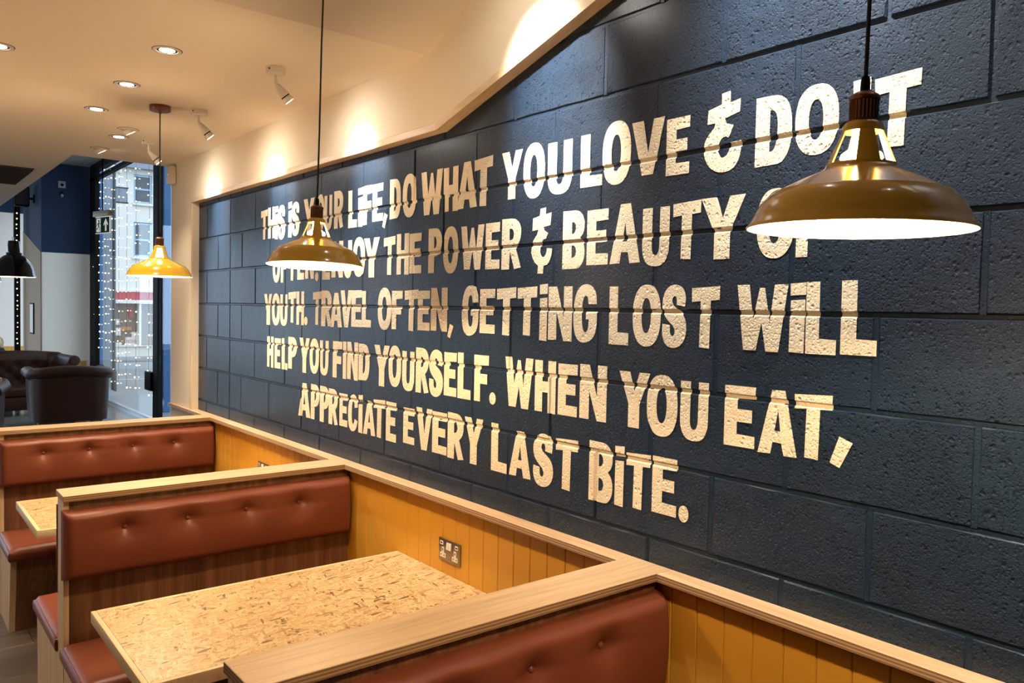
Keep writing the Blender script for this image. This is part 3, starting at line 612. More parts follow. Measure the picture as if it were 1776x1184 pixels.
# the far bench shows only its front: take off its rear seat and pad
for ch in list(bf.children):
    ys = [v.co.y for v in ch.data.vertices]
    if (ch.name.startswith('backrest') and abs(ch.rotation_euler.z) > 1) or (ch.name.split('.')[0] in ('seat', 'seat_base', 'seat_end') and min(ys) > 0):
        for g in list(ch.children): bpy.data.objects.remove(g)
        bpy.data.objects.remove(ch)
bf['label'] = 'far red leatherette booth bench with buttoned back, in front of the leather sofas'
def make_table():
    r = thing('booth_table', 'large strand-board table top with pale lipping, in front of the middle bench', 'table', (-.633, 2.64, 0), 0, 'strand-board tables in the booths')
    X0, X1, Y0, Y1, Z1 = -.603, .600, -.34, .34, .749; L = .017
    b = new_bm(); box(b, X0 + L + .0005, X1 - .001, Y0 + L + .0005, Y1 - L - .0005, Z1 - .036, Z1 - .0006); obj('table_top', b, M_OSB, r)['label'] = 'strand-board top'
    for k, (a, b2, c, d) in enumerate(((X0, X0 + L, Y0, Y1), (X0 + L + .0003, X1, Y0, Y0 + L), (X0 + L + .0003, X1, Y1 - L, Y1))):
        b = new_bm(); box(b, a, b2, c, d, Z1 - .040, Z1, .0022, 2); obj('lipping', b, M_EDGING, r, smooth=30)
    b = new_bm(); lathe(b, [(0, .0), (.21, .0), (.21, .008), (.19, .016), (.035, .024), (.035, .69), (.13, .70), (.13, .708), (0, .708)], (0, 0, 0), 28); obj('pedestal', b, M_BLACK, r, smooth=40)
    return r
tab = make_table()
copy_tree(tab, 'smaller-looking strand-board table top showing behind the middle bench', (-.622, 4.522, 0))

# ------------------------------------------------------------------ power sockets
def socket(lab, y):
    r = thing('power_socket', lab, 'socket', (-.0302, y, .845), 0, 'double sockets on the yellow boards')
    b = new_bm(); box(b, -.007, 0, -.0735, .0735, -.0435, .0435, .0025, 2); p = obj('face_plate', b, M_STEEL, r, smooth=40); p['label'] = 'brushed metal face plate'
    def flat(nm, pts, m, d=.0012):
        b = new_bm(); prism(b, [(-q[0], q[1]) for q in pts], 'x', -.0072 - d, -.0069); return obj(nm, b, m, r)
    for sgn, nm in ((-1, 'outlet'), (1, 'outlet')):
        c = sgn * .042
        o = flat(nm, [(c-.019, -.031), (c+.019, -.031), (c+.019, -.013), (c+.0075, -.013), (c+.0075, .010), (c-.0075, .010), (c-.0075, -.013), (c-.019, -.013)], M_SOCKET); o['label'] = 'cream pin outlet'
        b = new_bm()
        for (u, v, a, h) in ((c, .000, .0025, .0045), (c-.010, -.022, .0035, .0018), (c+.010, -.022, .0035, .0018)): box(b, -.0088, -.0080, -u-a, -u+a, v-h, v+h)
        obj('pin_hole', b, M_HOLE, o)
    for sgn in (-1, 1):
        b = new_bm(); box(b, -.0125, -.0068, sgn*.0085-.0078, sgn*.0085+.0078, .004, .033, .0012); o = obj('rocker_switch', b, M_SOCKET, r, rot=(0, .10, 0))
    for sgn in (-1, 1):
        c = sgn * .052; o = flat('usb_port', [(c-.010, .018), (c+.010, .018), (c+.010, .033), (c-.010, .033)], M_SOCKET); o['label'] = 'cream charging port'
        b = new_bm(); box(b, -.0088, -.0080, -c-.0055, -c+.0055, .0225, .0285); obj('port_slot', b, M_HOLE, o)
    return r
s1 = socket('double wall socket with two charging ports beside the large strand-board table', 2.580)
copy_tree(s1, 'double wall socket half hidden behind the middle bench cap', (-.0302, 4.505, .845))

# ------------------------------------------------------------------ pendants
def pendant(lab, x, y, rim, ceil, tilt=(0, 0), rose=True, src=None):
    if src: return copy_tree(src, lab, (x, y, rim))
    r = thing('pendant_lamp', lab, 'lamp', (x, y, rim), 0, 'yellow pendant lamps over the tables')
    out = [(.1625,.0), (.1620,.003), (.157,.008), (.1515,.020), (.1425,.038), (.1265,.0555), (.118,.0585), (.086,.075), (.058,.087), (.0525,.0915), (.0495,.0955)]
    inn = [(a - .0022, z - .0008 if z > .01 else z + .0005) for a, z in out]
    b = new_bm(); prof = out + inn[::-1]
    mi = [0]*(len(out)-1) + [0] + [1]*(len(inn)-1) + [0]
    lathe(b, prof, (0,0,0), 72, 0, mi, None, True)
    sh = obj('shade', b, [M_MUST, M_INNER], r, smooth=50); sh['label'] = 'mustard enamelled shade, white inside'
    # cage of four struts and the collar above
    b = new_bm(); n = 4; z0, z1, ra, rb2 = .0945, .150, .0495, .0275
    for k in range(n):
        a0 = 2*PI*k/n + PI*.05; a1 = a0 + math.radians(42); st = 6; P = []
        for i in range(st+1):
            a = a0 + (a1-a0)*i/st
            P.append([b.verts.new((rr*math.cos(a), rr*math.sin(a), zz)) for rr, zz in ((ra, z0), (rb2, z1), (rb2-.0022, z1), (ra-.0022, z0))])
        for i in range(st):
            for q in range(4):
                f = b.faces.new((P[i][q], P[i+1][q], P[i+1][(q+1)%4], P[i][(q+1)%4])); f.material_index = 1 if q == 2 else 0
        b.faces.new(P[0]); b.faces.new(P[-1][::-1])
    bmesh.ops.recalc_face_normals(b, faces=b.faces)
    lathe(b, [(.0495,.092), (.0505,.0935), (.0495,.0985), (.0470,.0985), (.0470,.092)], (0,0,0), 48, 0, None, None, True)
    lathe(b, [(.0290,.1465), (.0285,.156), (.0245,.1605), (.0200,.1605), (.0200,.158), (.0262,.1465)], (0,0,0), 40, 0, None, None, True)
    obj('vent_cage', b, [M_MUST, M_INNER], r, smooth=40)
    b = new_bm(); prof = []; seg = 40
    lathe(b, [(0,.1600), (.0205,.1600), (.0205,.163), (.0190,.1645), (.0190,.1925), (.0215,.1935), (.0222,.1965), (.0205,.2005), (.014,.2050), (.0075,.2075), (0,.2075)], (0,0,0), seg)
    for k in range(24):
        a = 2*PI*k/24; c = Vector((.0192*math.cos(a), .0192*math.sin(a), 0)); box(b, c.x-.0012, c.x+.0012, c.y-.0012, c.y+.0012, .165, .192)
    obj('lamp_holder', b, M_COPBR, r, smooth=40)['label'] = 'fluted copper lamp holder'
    b = new_bm(); lathe(b, [(0,.2075), (.0070,.2075), (.0070,.220), (.0058,.2285), (0,.2285)], (0,0,0), 16); obj('cord_grip', b, M_BLACK, r, smooth=40)
    b = new_bm(); lathe(b, [(0,.1598), (.013,.1598), (.0135,.125), (.020,.120), (.0285,.114), (.0305,.108), (.028,.104), (.018,.101), (0,.100)], (0,0,0), 24); obj('light_bulb', b, M_BULB, r, smooth=60)['label'] = 'glowing warm bulb'
    h = ceil - rim
    b = new_bm(); tube(b, [(0,0,.228), (.001,.000,.45), (0,.0015,.75), (0,0,h)], .0032, 8); obj('cord', b, M_CABLE, r)
    b = new_bm(); lathe(b, [(0,h-.001), (.052,h-.001), (.0525,h-.004), (.0525,h-.024), (.050,h-.027), (.010,h-.028), (.007,h-.040), (0,h-.040)], (0,0,0), 36); obj('ceiling_rose', b, M_COPBR, r, smooth=40)['label'] = 'bronzed ceiling rose'
    return r
PY = [(-.632, 4.441), (-.637, 2.535), (-.645, .628)]
p3 = pendant('small-looking bright yellow pendant lamp by the shop window, its ceiling rose in view', -.627, 4.441, 1.944, CEIL)
p2 = pendant('mustard pendant lamp hanging over the large strand-board table', -.637, 2.535, 1.9385, CEIL + .417 * .255)
p1 = pendant('largest mustard pendant lamp, hanging close at the right of the mural', -.650, .620, 1.932, CEIL + .417 * 2.17)
p2.rotation_euler = (math.radians(.0), math.radians(2.6), .7); p1.rotation_euler = (0, math.radians(-1.0), 1.75)
for p, (x, y, z) in ((p3, (-.627, 4.441, 1.944)), (p2, (-.637, 2.535, 1.9385)), (p1, (-.650, .620, 1.932))):
    point('pendant_bulb_light', (x, y, z + .070), P_PEND, WARM, .028)

# ------------------------------------------------------------------ ceiling fittings
def downlight(lab, x, y, tilt=False, lit=True, z=CEIL):
    r = thing('downlight', lab, 'downlight', (x, y, z), 0, 'recessed ceiling downlights')
    b = new_bm(); lathe(b, [(.055,.0), (.055,-.0022), (.051,-.0040), (.042,-.0040), (.0405,-.001), (.0405,.0), ], (0,0,0), 36, 0, None, None, True); obj('rim', b, M_FIT, r, smooth=40)
    b = new_bm(); lathe(b, [(.0585,-.0001), (.0585,-.0007), (.0552,-.0007), (.0552,-.0001)], (0,0,0), 36, 0, None, None, True); obj('drawn_rim_shade', b, M_HOLE, r)  # dark ring drawn for the thin shade line around the rim
    if tilt:
        b = new_bm(); A = Matrix.Rotation(math.radians(-30), 4, 'Y'); lathe(b, [(.0,-.004), (.032,-.004), (.032,-.030), (.028,-.030), (.027,-.024), (0,-.024)], (0,0,.004), 28, 0, None, A); obj('gimbal', b, M_FIT, r, smooth=40)
        b = new_bm(); lathe(b, [(0,-.0262), (.026,-.0262), (.026,-.0250), (0,-.0250)], (0,0,.004), 24, 0, None, A); obj('lamp_face', b, M_GU, r)['label'] = 'lit lamp'
    else:
        b = new_bm(); lathe(b, [(.0400,-.0005), (.0400,-.0016), (.0300,-.0016), (.0300,-.0005)], (0,0,0), 32, 0, None, None, True); obj('baffle', b, M_HOLE, r)
        b = new_bm(); lathe(b, [(0,-.0036), (.022,-.0032), (.0298,-.0018), (.0298,-.0005), (0,-.0005)], (0,0,0), 28); obj('lamp_face', b, M_GU, r, smooth=50)['label'] = 'lit lamp'
    if lit:
        d = (.25, 0, -1) if tilt else (0, 0, -1)
        spot('downlight_beam', (x, y, z - .045), (x + d[0], y, z - 1.045), P_DOWN * (.5 if tilt else 1), 85, .8, SPOTC, .025)
    return r
for lab, x, y, t in (('nearest recessed downlight in the cream ceiling', -.864, 3.454, 0), ('second recessed downlight along the row', -.862, 4.115, 0), ('third recessed downlight, left of the bronzed rose', -.865, 4.752, 0), ('far recessed downlight between the two tilted fittings', -.603, 5.435, 0),
                     ('tilted downlight just above the far recessed one', -.613, 5.163, 1), ('tilted downlight nearest the ceiling edge', -.609, 5.931, 1), ('recessed downlight cut by the left edge of the picture', -1.40, 3.869, 0)):
    downlight(lab, x, y, t)
def track(lab, x, y, z, light_only=False):
    hd = Vector((.66, -.11, -.75)).normalized(); j = Vector((0, -.004, -.070))
    if not light_only:
        r = thing('spotlight', lab, 'spotlight', (x, y, z), 0, 'white ceiling spotlights aimed at the mural')
        b = new_bm(); lathe(b, [(0,0), (.040,0), (.041,-.002), (.041,-.026), (.038,-.029), (0,-.029)], (0,0,0), 32); obj('base', b, M_FIT, r, smooth=40)
        b = new_bm(); sphere(b, (-.036, -.02, -.012), .0045, 8, 6); obj('screw', b, M_COPBR, r)
        b = new_bm(); tube(b, [(0,0,-.028), (0,0,-.050)], .0060, 10); tube(b, [(0,0,-.050), (0,0,-.055)], .0075, 10); tube(b, [(0,0,-.053), tuple(j)], .0062, 10); obj('stem', b, M_FIT, r, smooth=40)
        A = Vector((0,0,-1)).rotation_difference(hd).to_matrix().to_4x4()
        b = new_bm(); lathe(b, [(0,.004), (.007,.002), (.012,-.006), (.0195,-.040), (.0225,-.058), (.0215,-.060), (0,-.060)], j, 28, 0, None, A); h = obj('lamp_head', b, M_FIT, r, smooth=40)
        b = new_bm(); lathe(b, [(0,-.060), (.0205,-.060), (.0205,-.0645), (0,-.0645)], j, 28, 0, None, A); obj('collar', b, M_BLACK, h, smooth=40)
        b = new_bm(); lathe(b, [(0,-.0645), (.0175,-.0645), (.0225,-.074), (.0250,-.086), (.0245,-.0885), (.0225,-.0885), (.0215,-.087), (0,-.087)], j, 28, 0, None, A); obj('lamp', b, M_INNER, h, smooth=40)
        b = new_bm(); lathe(b, [(0,-.0890), (.0213,-.0880), (.0213,-.0872), (0,-.0872)], j, 24, 0, None, A); obj('lamp_face', b, M_GU, h)
    p = Vector((x, y, z)) + j + hd * .098
    up = max(0, z - CEIL)
    aim = Vector((.80, -.08, -.54 - .75 * min(1, up)))
    spot('spotlight_beam', p, p + aim, P_SPOT * (1.55 + 3.6 * up), 54 + 12 * min(1, up), 1.0, TRACKC, .022)
    spot('spotlight_spill', p, p + Vector((.36, -.04, -1)), P_SPOT * (1.25 + .9 * up), 66, 1.0, TRACKC, .022)
    spot('spotlight_glow', p, p + hd, P_SPOT * (.13 - .06 * min(1, up * 3)), 172, 1.0, TRACKC, .022)
track('nearest white ceiling spotlight, left of the middle pendant cord', -.436, 3.384, CEIL)
track('middle white ceiling spotlight, right of the bronzed rose', -.446, 4.389, CEIL)
track('far white ceiling spotlight beside the yellow pendant cord', -.435, 5.411, CEIL)
for y in (2.10, 1.15, .05): track('', -.50, y, CEIL + .417 * (2.79 - y) - .02, True)
r = thing('alarm_sensor', 'small white alarm sensor in the corner where the plaster meets the ceiling', 'sensor', (-.046, 6.235, 2.755))
b = new_bm(); box(b, -.045, 0, -.055, .055, -.070, .065, .012, 3); obj('casing', b, M_FIT, r, smooth=40)
b = new_bm(); sphere(b, (-.0455, 0, .0), .006, 10, 6); obj('indicator', b, M_SOCKET, r)
r = thing('air_vent', 'dark ceiling air vent near the left edge', 'vent', (-1.22, 7.66, CEIL))
b = new_bm(); prism(b, [(-.43,-.52),(.43,-.52),(.43,.52),(-.43,.52)], 'z', -.006, -.0005); obj('frame', b, M_FIT, r)
b = new_bm(); box(b, -.405, .405, -.495, .495, -.011, -.0062); obj('recess', b, M_DARKV, r)
for i in range(16):
    b = new_bm(); yy = -.46 + i * .061; prism(b, [(yy, -.012), (yy + .035, -.024), (yy + .038, -.021), (yy + .003, -.0115)], 'x', -.40, .40); obj('slat', b, M_DARKV, r)
# ------------------------------------------------------------------ unseen fill lamps added to brighten the ceiling and room, without fittings
for x, y in ((-2.4, 3.6), (-3.6, 5.0), (-2.4, 6.2)):
    z = CEIL + max(0, .417 * (2.79 - y)) - .06
    spot('downlight_beam', (x, y, z), (x, y, 0), P_DOWN * 1.6, 120, .9, SPOTC, .04)  # added fill beam, no downlight is fitted here
for x, y in ((-3.4, 4.6), (-3.4, 1.7)):
    spot('fill_uplight', (x, y, 1.75), (x + .5, y, 3), P_FILL * (1 if y > 3 else .6), 165, 1.0, WARM, .3)

# ------------------------------------------------------------------ leather chesterfields
def chesterfield(name, lab, cat, W, D, H, group, tuft_rows=3):
    r = thing(name, lab, cat, (0,0,0), 0, group)
    # U path in plan, front at -y
    hw, rc = W/2 - .10, .20; P = []
    def add(x, y, nx, ny): P.append((Vector((x, y, 0)), Vector((nx, ny, 0))))
    for i in range(7): add(-hw, -D/2 + (D - rc) * i/6, -1, 0)
    for i in range(1, 7): a = PI - PI/2 * i/7; add(-hw + rc + rc*math.cos(a), D/2 - rc + rc*math.sin(a), math.cos(a), math.sin(a))
    nb = max(24, int((W - .2 - 2*rc) / .03))
    for i in range(nb + 1): add(-hw + rc + (2*hw - 2*rc) * i/nb, D/2, 0, 1)
    for i in range(1, 7): a = PI/2 - PI/2 * i/7; add(hw - rc + rc*math.cos(a), D/2 - rc + rc*math.sin(a), math.cos(a), math.sin(a))
    for i in range(7): add(hw, D/2 - rc - (D - rc) * i/6, 1, 0)
    b = new_bm(); rings = []; cols = max(3, int((2*hw) / .24)); btn = []
    zt = [H - .20, H - .32, H - .44]
    for k in range(tuft_rows):
        off = .5 if k % 2 else 0
        for c in range(cols - (k % 2)): btn.append((-hw + .12 + (2*hw - .24) * (c + off) / (cols - 1), zt[k]))
    for p, n in P:
        back = n.y > .95
        crest = .035 * math.cos(p.x / hw * PI/2) if n.y > 0 else 0
        h = H + crest - (.02 if n.y < .3 else 0); R = .078
        sec = [(-.085 - .03 * (t), .30 + (h - .13 - .30) * t) for t in [i/14 for i in range(15)]]
        for i in range(15):
            a = PI * .95 - (PI * 1.45) * i/14; sec.append((.005 + R*1.12*math.cos(a), h - R + R*math.sin(a)))
        sec += [(.030, h - 2*R + .01), (.022, h*.5), (.0, .09), (-.05, .09)]
        ring = []
        for j, (o, z) in enumerate(sec):
            if back and j < 15:
                for bx, bz in btn:
                    q = math.hypot(p.x - bx, z - bz); o += .045 * math.exp(-q/.035)
                    for sg in (-1, 1):     # pleats running down to the next row
                        t = (bz - z) / .12
                        if 0 < t < 1.02: o += .012 * math.exp(-abs(p.x - bx - sg * t * (hw - .12) / (cols - 1)) / .016)
            ring.append(b.verts.new(p + n * o + Vector((0, 0, z))))
        rings.append(ring)
    m = len(rings[0])
    for A, B in zip(rings[:-1], rings[1:]):
        for j in range(m): b.faces.new((A[j], B[j], B[(j+1) % m], A[(j+1) % m]))
    b.faces.new(rings[0]); b.faces.new(rings[-1][::-1]); bmesh.ops.recalc_face_normals(b, faces=b.faces)
    obj('body', b, M_BROWN, r, smooth=50)
    for s in (-1, 1):
        b = new_bm(); A = Matrix.Rotation(PI/2, 4, 'X'); lathe(b, [(0, .016), (.030, .014), (.060, .018), (.082, .010), (.086, -.02), (0, -.02)], (s * (hw + .005), -D/2, H - .02 - .078), 24, 0, None, A)
        obj('arm_scroll', b, M_BROWN, r, smooth=60)
    b = new_bm(); box(b, -hw + .09, hw - .09, -D/2 + .01, D/2 - .06, .09, .30, .02, 2); obj('base', b, M_BROWN, r, smooth=40)
    b = new_bm(); box(b, -hw + .105, hw - .105, -D/2 - .01, D/2 - .115, .302, .45, .045, 4); obj('seat_cushion', b, M_BROWN, r, smooth=60)
    for x, z in btn:
        b = new_bm(); sphere(b, (0,0,0), .014, 8, 6, 0, (1,.6,1)); obj('button', b, M_BROWN, r, (x, D/2 - .085 - .03*((z-.30)/(H-.43)) + .040, z))
    for sx in (-1, 1):
        for sy in (-1, 1):
            b = new_bm(); lathe(b, [(0,0), (.024,0), (.034,.03), (.032,.06), (.026,.092), (0,.092)], (0,0,0), 14); obj('foot', b, M_WALNUT, r, (sx*(hw-.09), sy*(D/2-.10) - (.0 if sy < 0 else .03), 0), smooth=50)
    return r
arm = chesterfield('leather_armchair', 'dark brown leather armchair with its back to the viewer, rolled arms', 'armchair', 1.16, .88, .86, 'dark leather lounge seats')
arm.location = (.455, 13.25, 0); arm.rotation_euler.z = PI - .06
a2 = copy_tree(arm, 'dark leather armchair cut off by the left edge, one rolled arm showing'); a2.location = (-1.10, 11.25, 0); a2.rotation_euler.z = -.25
r = thing('pouffe', 'round dark leather pouffe the blonde person sits on, hidden behind the sofa', 'pouffe', (-.11, 16.36, 0))
b = new_bm(); lathe(b, [(0,0), (.21,0), (.235,.03), (.24,.20), (.225,.33), (.18,.385), (0,.395)], (0,0,0), 28); obj('cushion', b, M_BROWN, r, smooth=60)
sofa = chesterfield('leather_sofa', 'buttoned brown leather sofa facing the viewer, in front of the white wall', 'sofa', 1.45, .92, .95, 'dark leather lounge seats')
sofa.location = (.10, 14.95, 0); sofa.rotation_euler.z = .10

# ------------------------------------------------------------------ person
M_SKIN = mat('skin', (.62,.36,.25), .5); M_HAIR = mat('blonde_hair', (.42,.29,.15), .45); M_SCARF = mat('dark_scarf', (.018,.018,.022), .9); M_CLOTH = mat('dark_coat', (.03,.03,.035), .85); M_JEANS = mat('dark_jeans', (.02,.03,.06), .85)
hn = noise(M_HAIR, pos(M_HAIR, True, (40, 40, 6)), 1.0, 4); LK(M_HAIR, ramp(M_HAIR, hn, [(.3, (.16,.09,.04)), (.5, (.50,.34,.17)), (.7, (.74,.58,.36))]), BS(M_HAIR).inputs['Base Color'])
per = thing('person', 'blonde person in a dark scarf sitting with back to the viewer behind the leather sofa', 'person', (-.11, 16.42, 0), PI)
J = {'pelvis': (0,.06,.53), 'belly': (0,.08,.66), 'chest': (0,.09,.82), 'neck': (0,.07,.955), 'head': (0,.05,1.00),
     'shl': (-.15,.09,.89), 'ell': (-.23,.02,.68), 'wrl': (-.15,-.20,.62), 'shr': (.15,.09,.89), 'elr': (.23,.02,.68), 'wrr': (.15,-.20,.62),
     'hpl': (-.09,.05,.52), 'knl': (-.12,-.34,.53), 'anl': (-.12,-.38,.09), 'tol': (-.13,-.52,.04), 'hpr': (.09,.05,.52), 'knr': (.12,-.34,.53), 'anr': (.12,-.38,.09), 'tor': (.13,-.52,.04)}
Rr = {'pelvis': .13, 'belly': .125, 'chest': .14, 'neck': .055, 'head': .055, 'shl': .065, 'shr': .065, 'ell': .047, 'elr': .047, 'wrl': .030, 'wrr': .030, 'hpl': .085, 'hpr': .085, 'knl': .062, 'knr': .062, 'anl': .045, 'anr': .045, 'tol': .035, 'tor': .035}
E_ = [('pelvis','belly'),('belly','chest'),('chest','neck'),('neck','head'),('chest','shl'),('shl','ell'),('ell','wrl'),('chest','shr'),('shr','elr'),('elr','wrr'),('pelvis','hpl'),('hpl','knl'),('knl','anl'),('anl','tol'),('pelvis','hpr'),('hpr','knr'),('knr','anr'),('anr','tor')]
ks = list(J); me = bpy.data.meshes.new('body'); me.from_pydata([J[k] for k in ks], [(ks.index(a), ks.index(c)) for a, c in E_], [])
bo = bpy.data.objects.new('body', me); COL.objects.link(bo); bo.parent = per
sm = bo.modifiers.new('skin', 'SKIN'); su = bo.modifiers.new('sub', 'SUBSURF'); su.levels = su.render_levels = 1
for i, k in enumerate(ks):
    me.skin_vertices[0].data[i].radius = (Rr[k], Rr[k] * .8); me.skin_vertices[0].data[i].use_root = (k == 'pelvis')
me.materials.append(M_CLOTH)
b = new_bm(); sphere(b, (0,.035,1.055), .082, 20, 14, 0, (.90,1.05,1.25)); lathe(b, [(.013,0),(.010,.02),(0,.028)], (0,-.052,1.045), 10, 0, None, Matrix.Rotation(PI/2, 4, 'X'))
for s in (-1, 1): sphere(b, (s*.075,.045,1.05), .018, 8, 6, 0, (.4,.8,1.3))
obj('head', b, M_SKIN, per)
b = new_bm()
for s in (-1, 1): sphere(b, (s*.030,-.045,1.068), .009, 8, 6)
obj('eyes', b, M_HOLE, per)
b = new_bm(); box(b, -.022, .022, -.052, -.044, 1.005, 1.012, .003); obj('mouth', b, mat('lips', (.45,.16,.13), .5), per)
b = new_bm(); q = bmesh.ops.create_uvsphere(b, u_segments=28, v_segments=18, radius=1)
for v in q['verts']:
    x, y, z = v.co; k = 1 + .06 * math.sin(9*x + 5*z) * math.cos(7*y)
    zz = z * .118 if z > 0 else z * .17
    v.co = Vector((x * .105 * k, max(y * .112 * k, -.055 if z > .1 else -.01) + .055, 1.075 + zz))
for f in b.faces: f.smooth = True
obj('hair', b, M_HAIR, per)
b = new_bm(); lathe(b, [(.085,.90), (.118,.905), (.125,.935), (.112,.965), (.098,.985), (.080,.975), (.075,.93)], (0,.065,0), 24, 0, None, None, True); obj('scarf', b, M_SCARF, per, smooth=60)
for s in (-1, 1):
    b = new_bm(); sphere(b, (s*.13,-.245,.615), .034, 10, 8, 0, (1.0,1.3,.5))
    for k in range(4):
        x = s*.13 + (k - 1.5) * .017; tube(b, [(x,-.27,.618), (x,-.31 - .006*(k in (1,2)),.617), (x,-.335 - .008*(k in (1,2)),.600)], [.0085,.008,.006], 8)
    tube(b, [(s*.105,-.235,.618), (s*.090,-.268,.612), (s*.092,-.292,.604)], [.010,.009,.007], 8); obj('hand', b, M_SKIN, per)

# ------------------------------------------------------------------ lounge fittings
def black_pendant(lab, x, y, rim, src=None):
    if src: return copy_tree(src, lab, (x, y, rim))
    r = thing('black_pendant_lamp', lab, 'lamp', (x, y, rim), 0, 'black dome pendants')
    out = [(.216,0), (.213,.012), (.205,.03), (.196,.085), (.180,.135), (.150,.185), (.112,.222), (.086,.240), (.084,.262), (.072,.270)]
    prof = out + [(a - .003, z - .002 if z > .02 else z + .0005) for a, z in out[::-1]]
    b = new_bm(); lathe(b, prof, (0,0,0), 48, 0, [0]*len(out) + [1]*(len(out)-1) + [0], None, True); obj('shade', b, [M_BLACKE, M_INNER], r, smooth=40)
    b = new_bm(); lathe(b, [(0,.265), (.066,.265), (.066,.275), (.056,.395), (.050,.402), (0,.402)], (0,0,0), 28); obj('neck', b, M_BLACKE, r, smooth=40)
    b = new_bm(); tube(b, [(.014*math.sin(t), 0, .425 - .022*math.cos(t)) for t in [2*PI*i/14 for i in range(15)]], .003, 6); obj('loop', b, M_STEEL, r)
    b = new_bm(); tube(b, [(0,0,.446), (0,0,.60), (.001,0,4.369 - 2.07)], .0045, 6); obj('cord', b, M_CABLE, r)
    b = new_bm(); sphere(b, (0,0,.13), .05, 16, 10); tube(b, [(0,0,.17), (0,0,.265)], .02, 10); obj('light_bulb', b, M_BULB, r)
    return r
bp = black_pendant('black dome pendant lamp at the left edge, in front of the blue wall', -.553, 10.5, 2.070)
black_pendant('', -.555, 13.5, 2.07, bp)['label'] = 'second black dome pendant, only its rim showing under the first'
for y in (10.5, 13.5): point('black_pendant_light', (-.554, y, 2.11), P_LOUNGE, WARM, .05)
r = thing('exit_sign', 'green hanging exit sign with running figure and upward arrow', 'sign', (.045, 9.0, 2.595), 0)
T = Vector((.25, -.968, 0)); th = math.atan2(T.y, T.x); r.rotation_euler.z = th
b = new_bm(); box(b, -.150, .150, -.006, .006, -.090, .082, .003); obj('sign_panel', b, M_SIGNW, r)['label'] = 'white edged panel'
def sgn(nm, polys, m, d0, d1):
    b = new_bm()
    for p in polys: prism(b, p, 'y', -d1, -d0)
    return obj(nm, b, m, r)
sgn('green_face', [[(-.144,-.082),(.138,-.082),(.138,.074),(-.144,.074)]], M_GREEN, .0061, .0072)
sgn('doorway', [[(-.120,-.072),(-.035,-.072),(-.035,.066),(-.120,.066)]], M_SIGNW, .0073, .0080)
sgn('running_figure', [sup(-.070,.040,.012,.013,14,2), [(-.085,.022),(-.066,.026),(-.062,-.010),(-.084,-.014)], [(-.066,.022),(-.046,.004),(-.030,.008),(-.032,.014),(-.046,.012),(-.062,.028)], [(-.085,.022),(-.108,.004),(-.112,-.014),(-.105,-.014),(-.100,.000),(-.084,.012)], [(-.080,-.010),(-.066,-.010),(-.048,-.036),(-.052,-.064),(-.060,-.064),(-.058,-.038)], [(-.082,-.012),(-.070,-.014),(-.092,-.044),(-.116,-.046),(-.116,-.038),(-.096,-.034)]], M_GREEN, .0081, .0088)
sgn('arrow', [[(.070,.062),(.116,.000),(.110,-.012),(.084,.012),(.086,-.066),(.054,-.066),(.056,.012),(.030,-.012),(.024,.000)]], M_SIGNW, .0073, .0080)
b = new_bm(); box(b, -.165, .150, -.026, .026, .083, .140, .006, 2); obj('light_housing', b, M_FIT, r, smooth=30)
b = new_bm(); tube(b, [(-.01, 0, .139), (-.01, 0, 4.369 - 2.595)], .0055, 8); obj('hanging_rod', b, M_BLACK, r)
r = thing('wall_speaker', 'black loudspeaker high on the blue lounge wall', 'speaker', (.45, 17.8, 3.79))
b = new_bm(); box(b, -.125, .125, -.10, .10, -.19, .19, .03, 3); obj('cabinet', b, M_BLACK, r, smooth=40)
b = new_bm(); box(b, -.105, .105, -.106, -.101, -.165, .165, .012, 2); obj('grille', b, M_DARKV, r)
b = new_bm(); tube(b, [(.12, .02, -.02), (.17, .02, -.03), (.206, .02, -.03)], .022, 8); box(b, .190, .206, -.03, .07, -.10, .05); obj('bracket', b, M_BLACK, r)
r = thing('wall_plate', 'small pale square plate high on the blue lounge wall', 'wall plate', (.995, 16.995, 3.985))
b = new_bm(); box(b, -.062, .062, -.030, 0, -.065, .065, .008, 2); obj('plate', b, M_GREYC, r, smooth=40)
b = new_bm(); sphere(b, (0,-.031,-.005), .028, 12, 8, 0, (1,.5,1)); obj('lens', b, M_BLACK, r)
r = thing('ceiling_camera', 'tiny pale device under the square wall plate', 'sensor', (.995, 16.995, 3.78))
b = new_bm(); box(b, -.02, .02, -.035, 0, .03, .07, .004); obj('arm', b, M_BLACK, r)
b = new_bm(); sphere(b, (0,-.035,.0), .03, 12, 8, 0, (.8,.8,1.1)); obj('dome', b, M_GREYC, r)
r = thing('framed_notice', 'narrow-looking framed notice on the shaded side wall', 'frame', (.652, 17.95, 1.47))
b = new_bm(); box(b, -.022, 0, -.21, .21, -.30, .30); obj('frame', b, M_BLACK, r)
b = new_bm(); box(b, -.024, -.0222, -.185, .185, -.275, .275); obj('sheet', b, M_LWHITE, r)
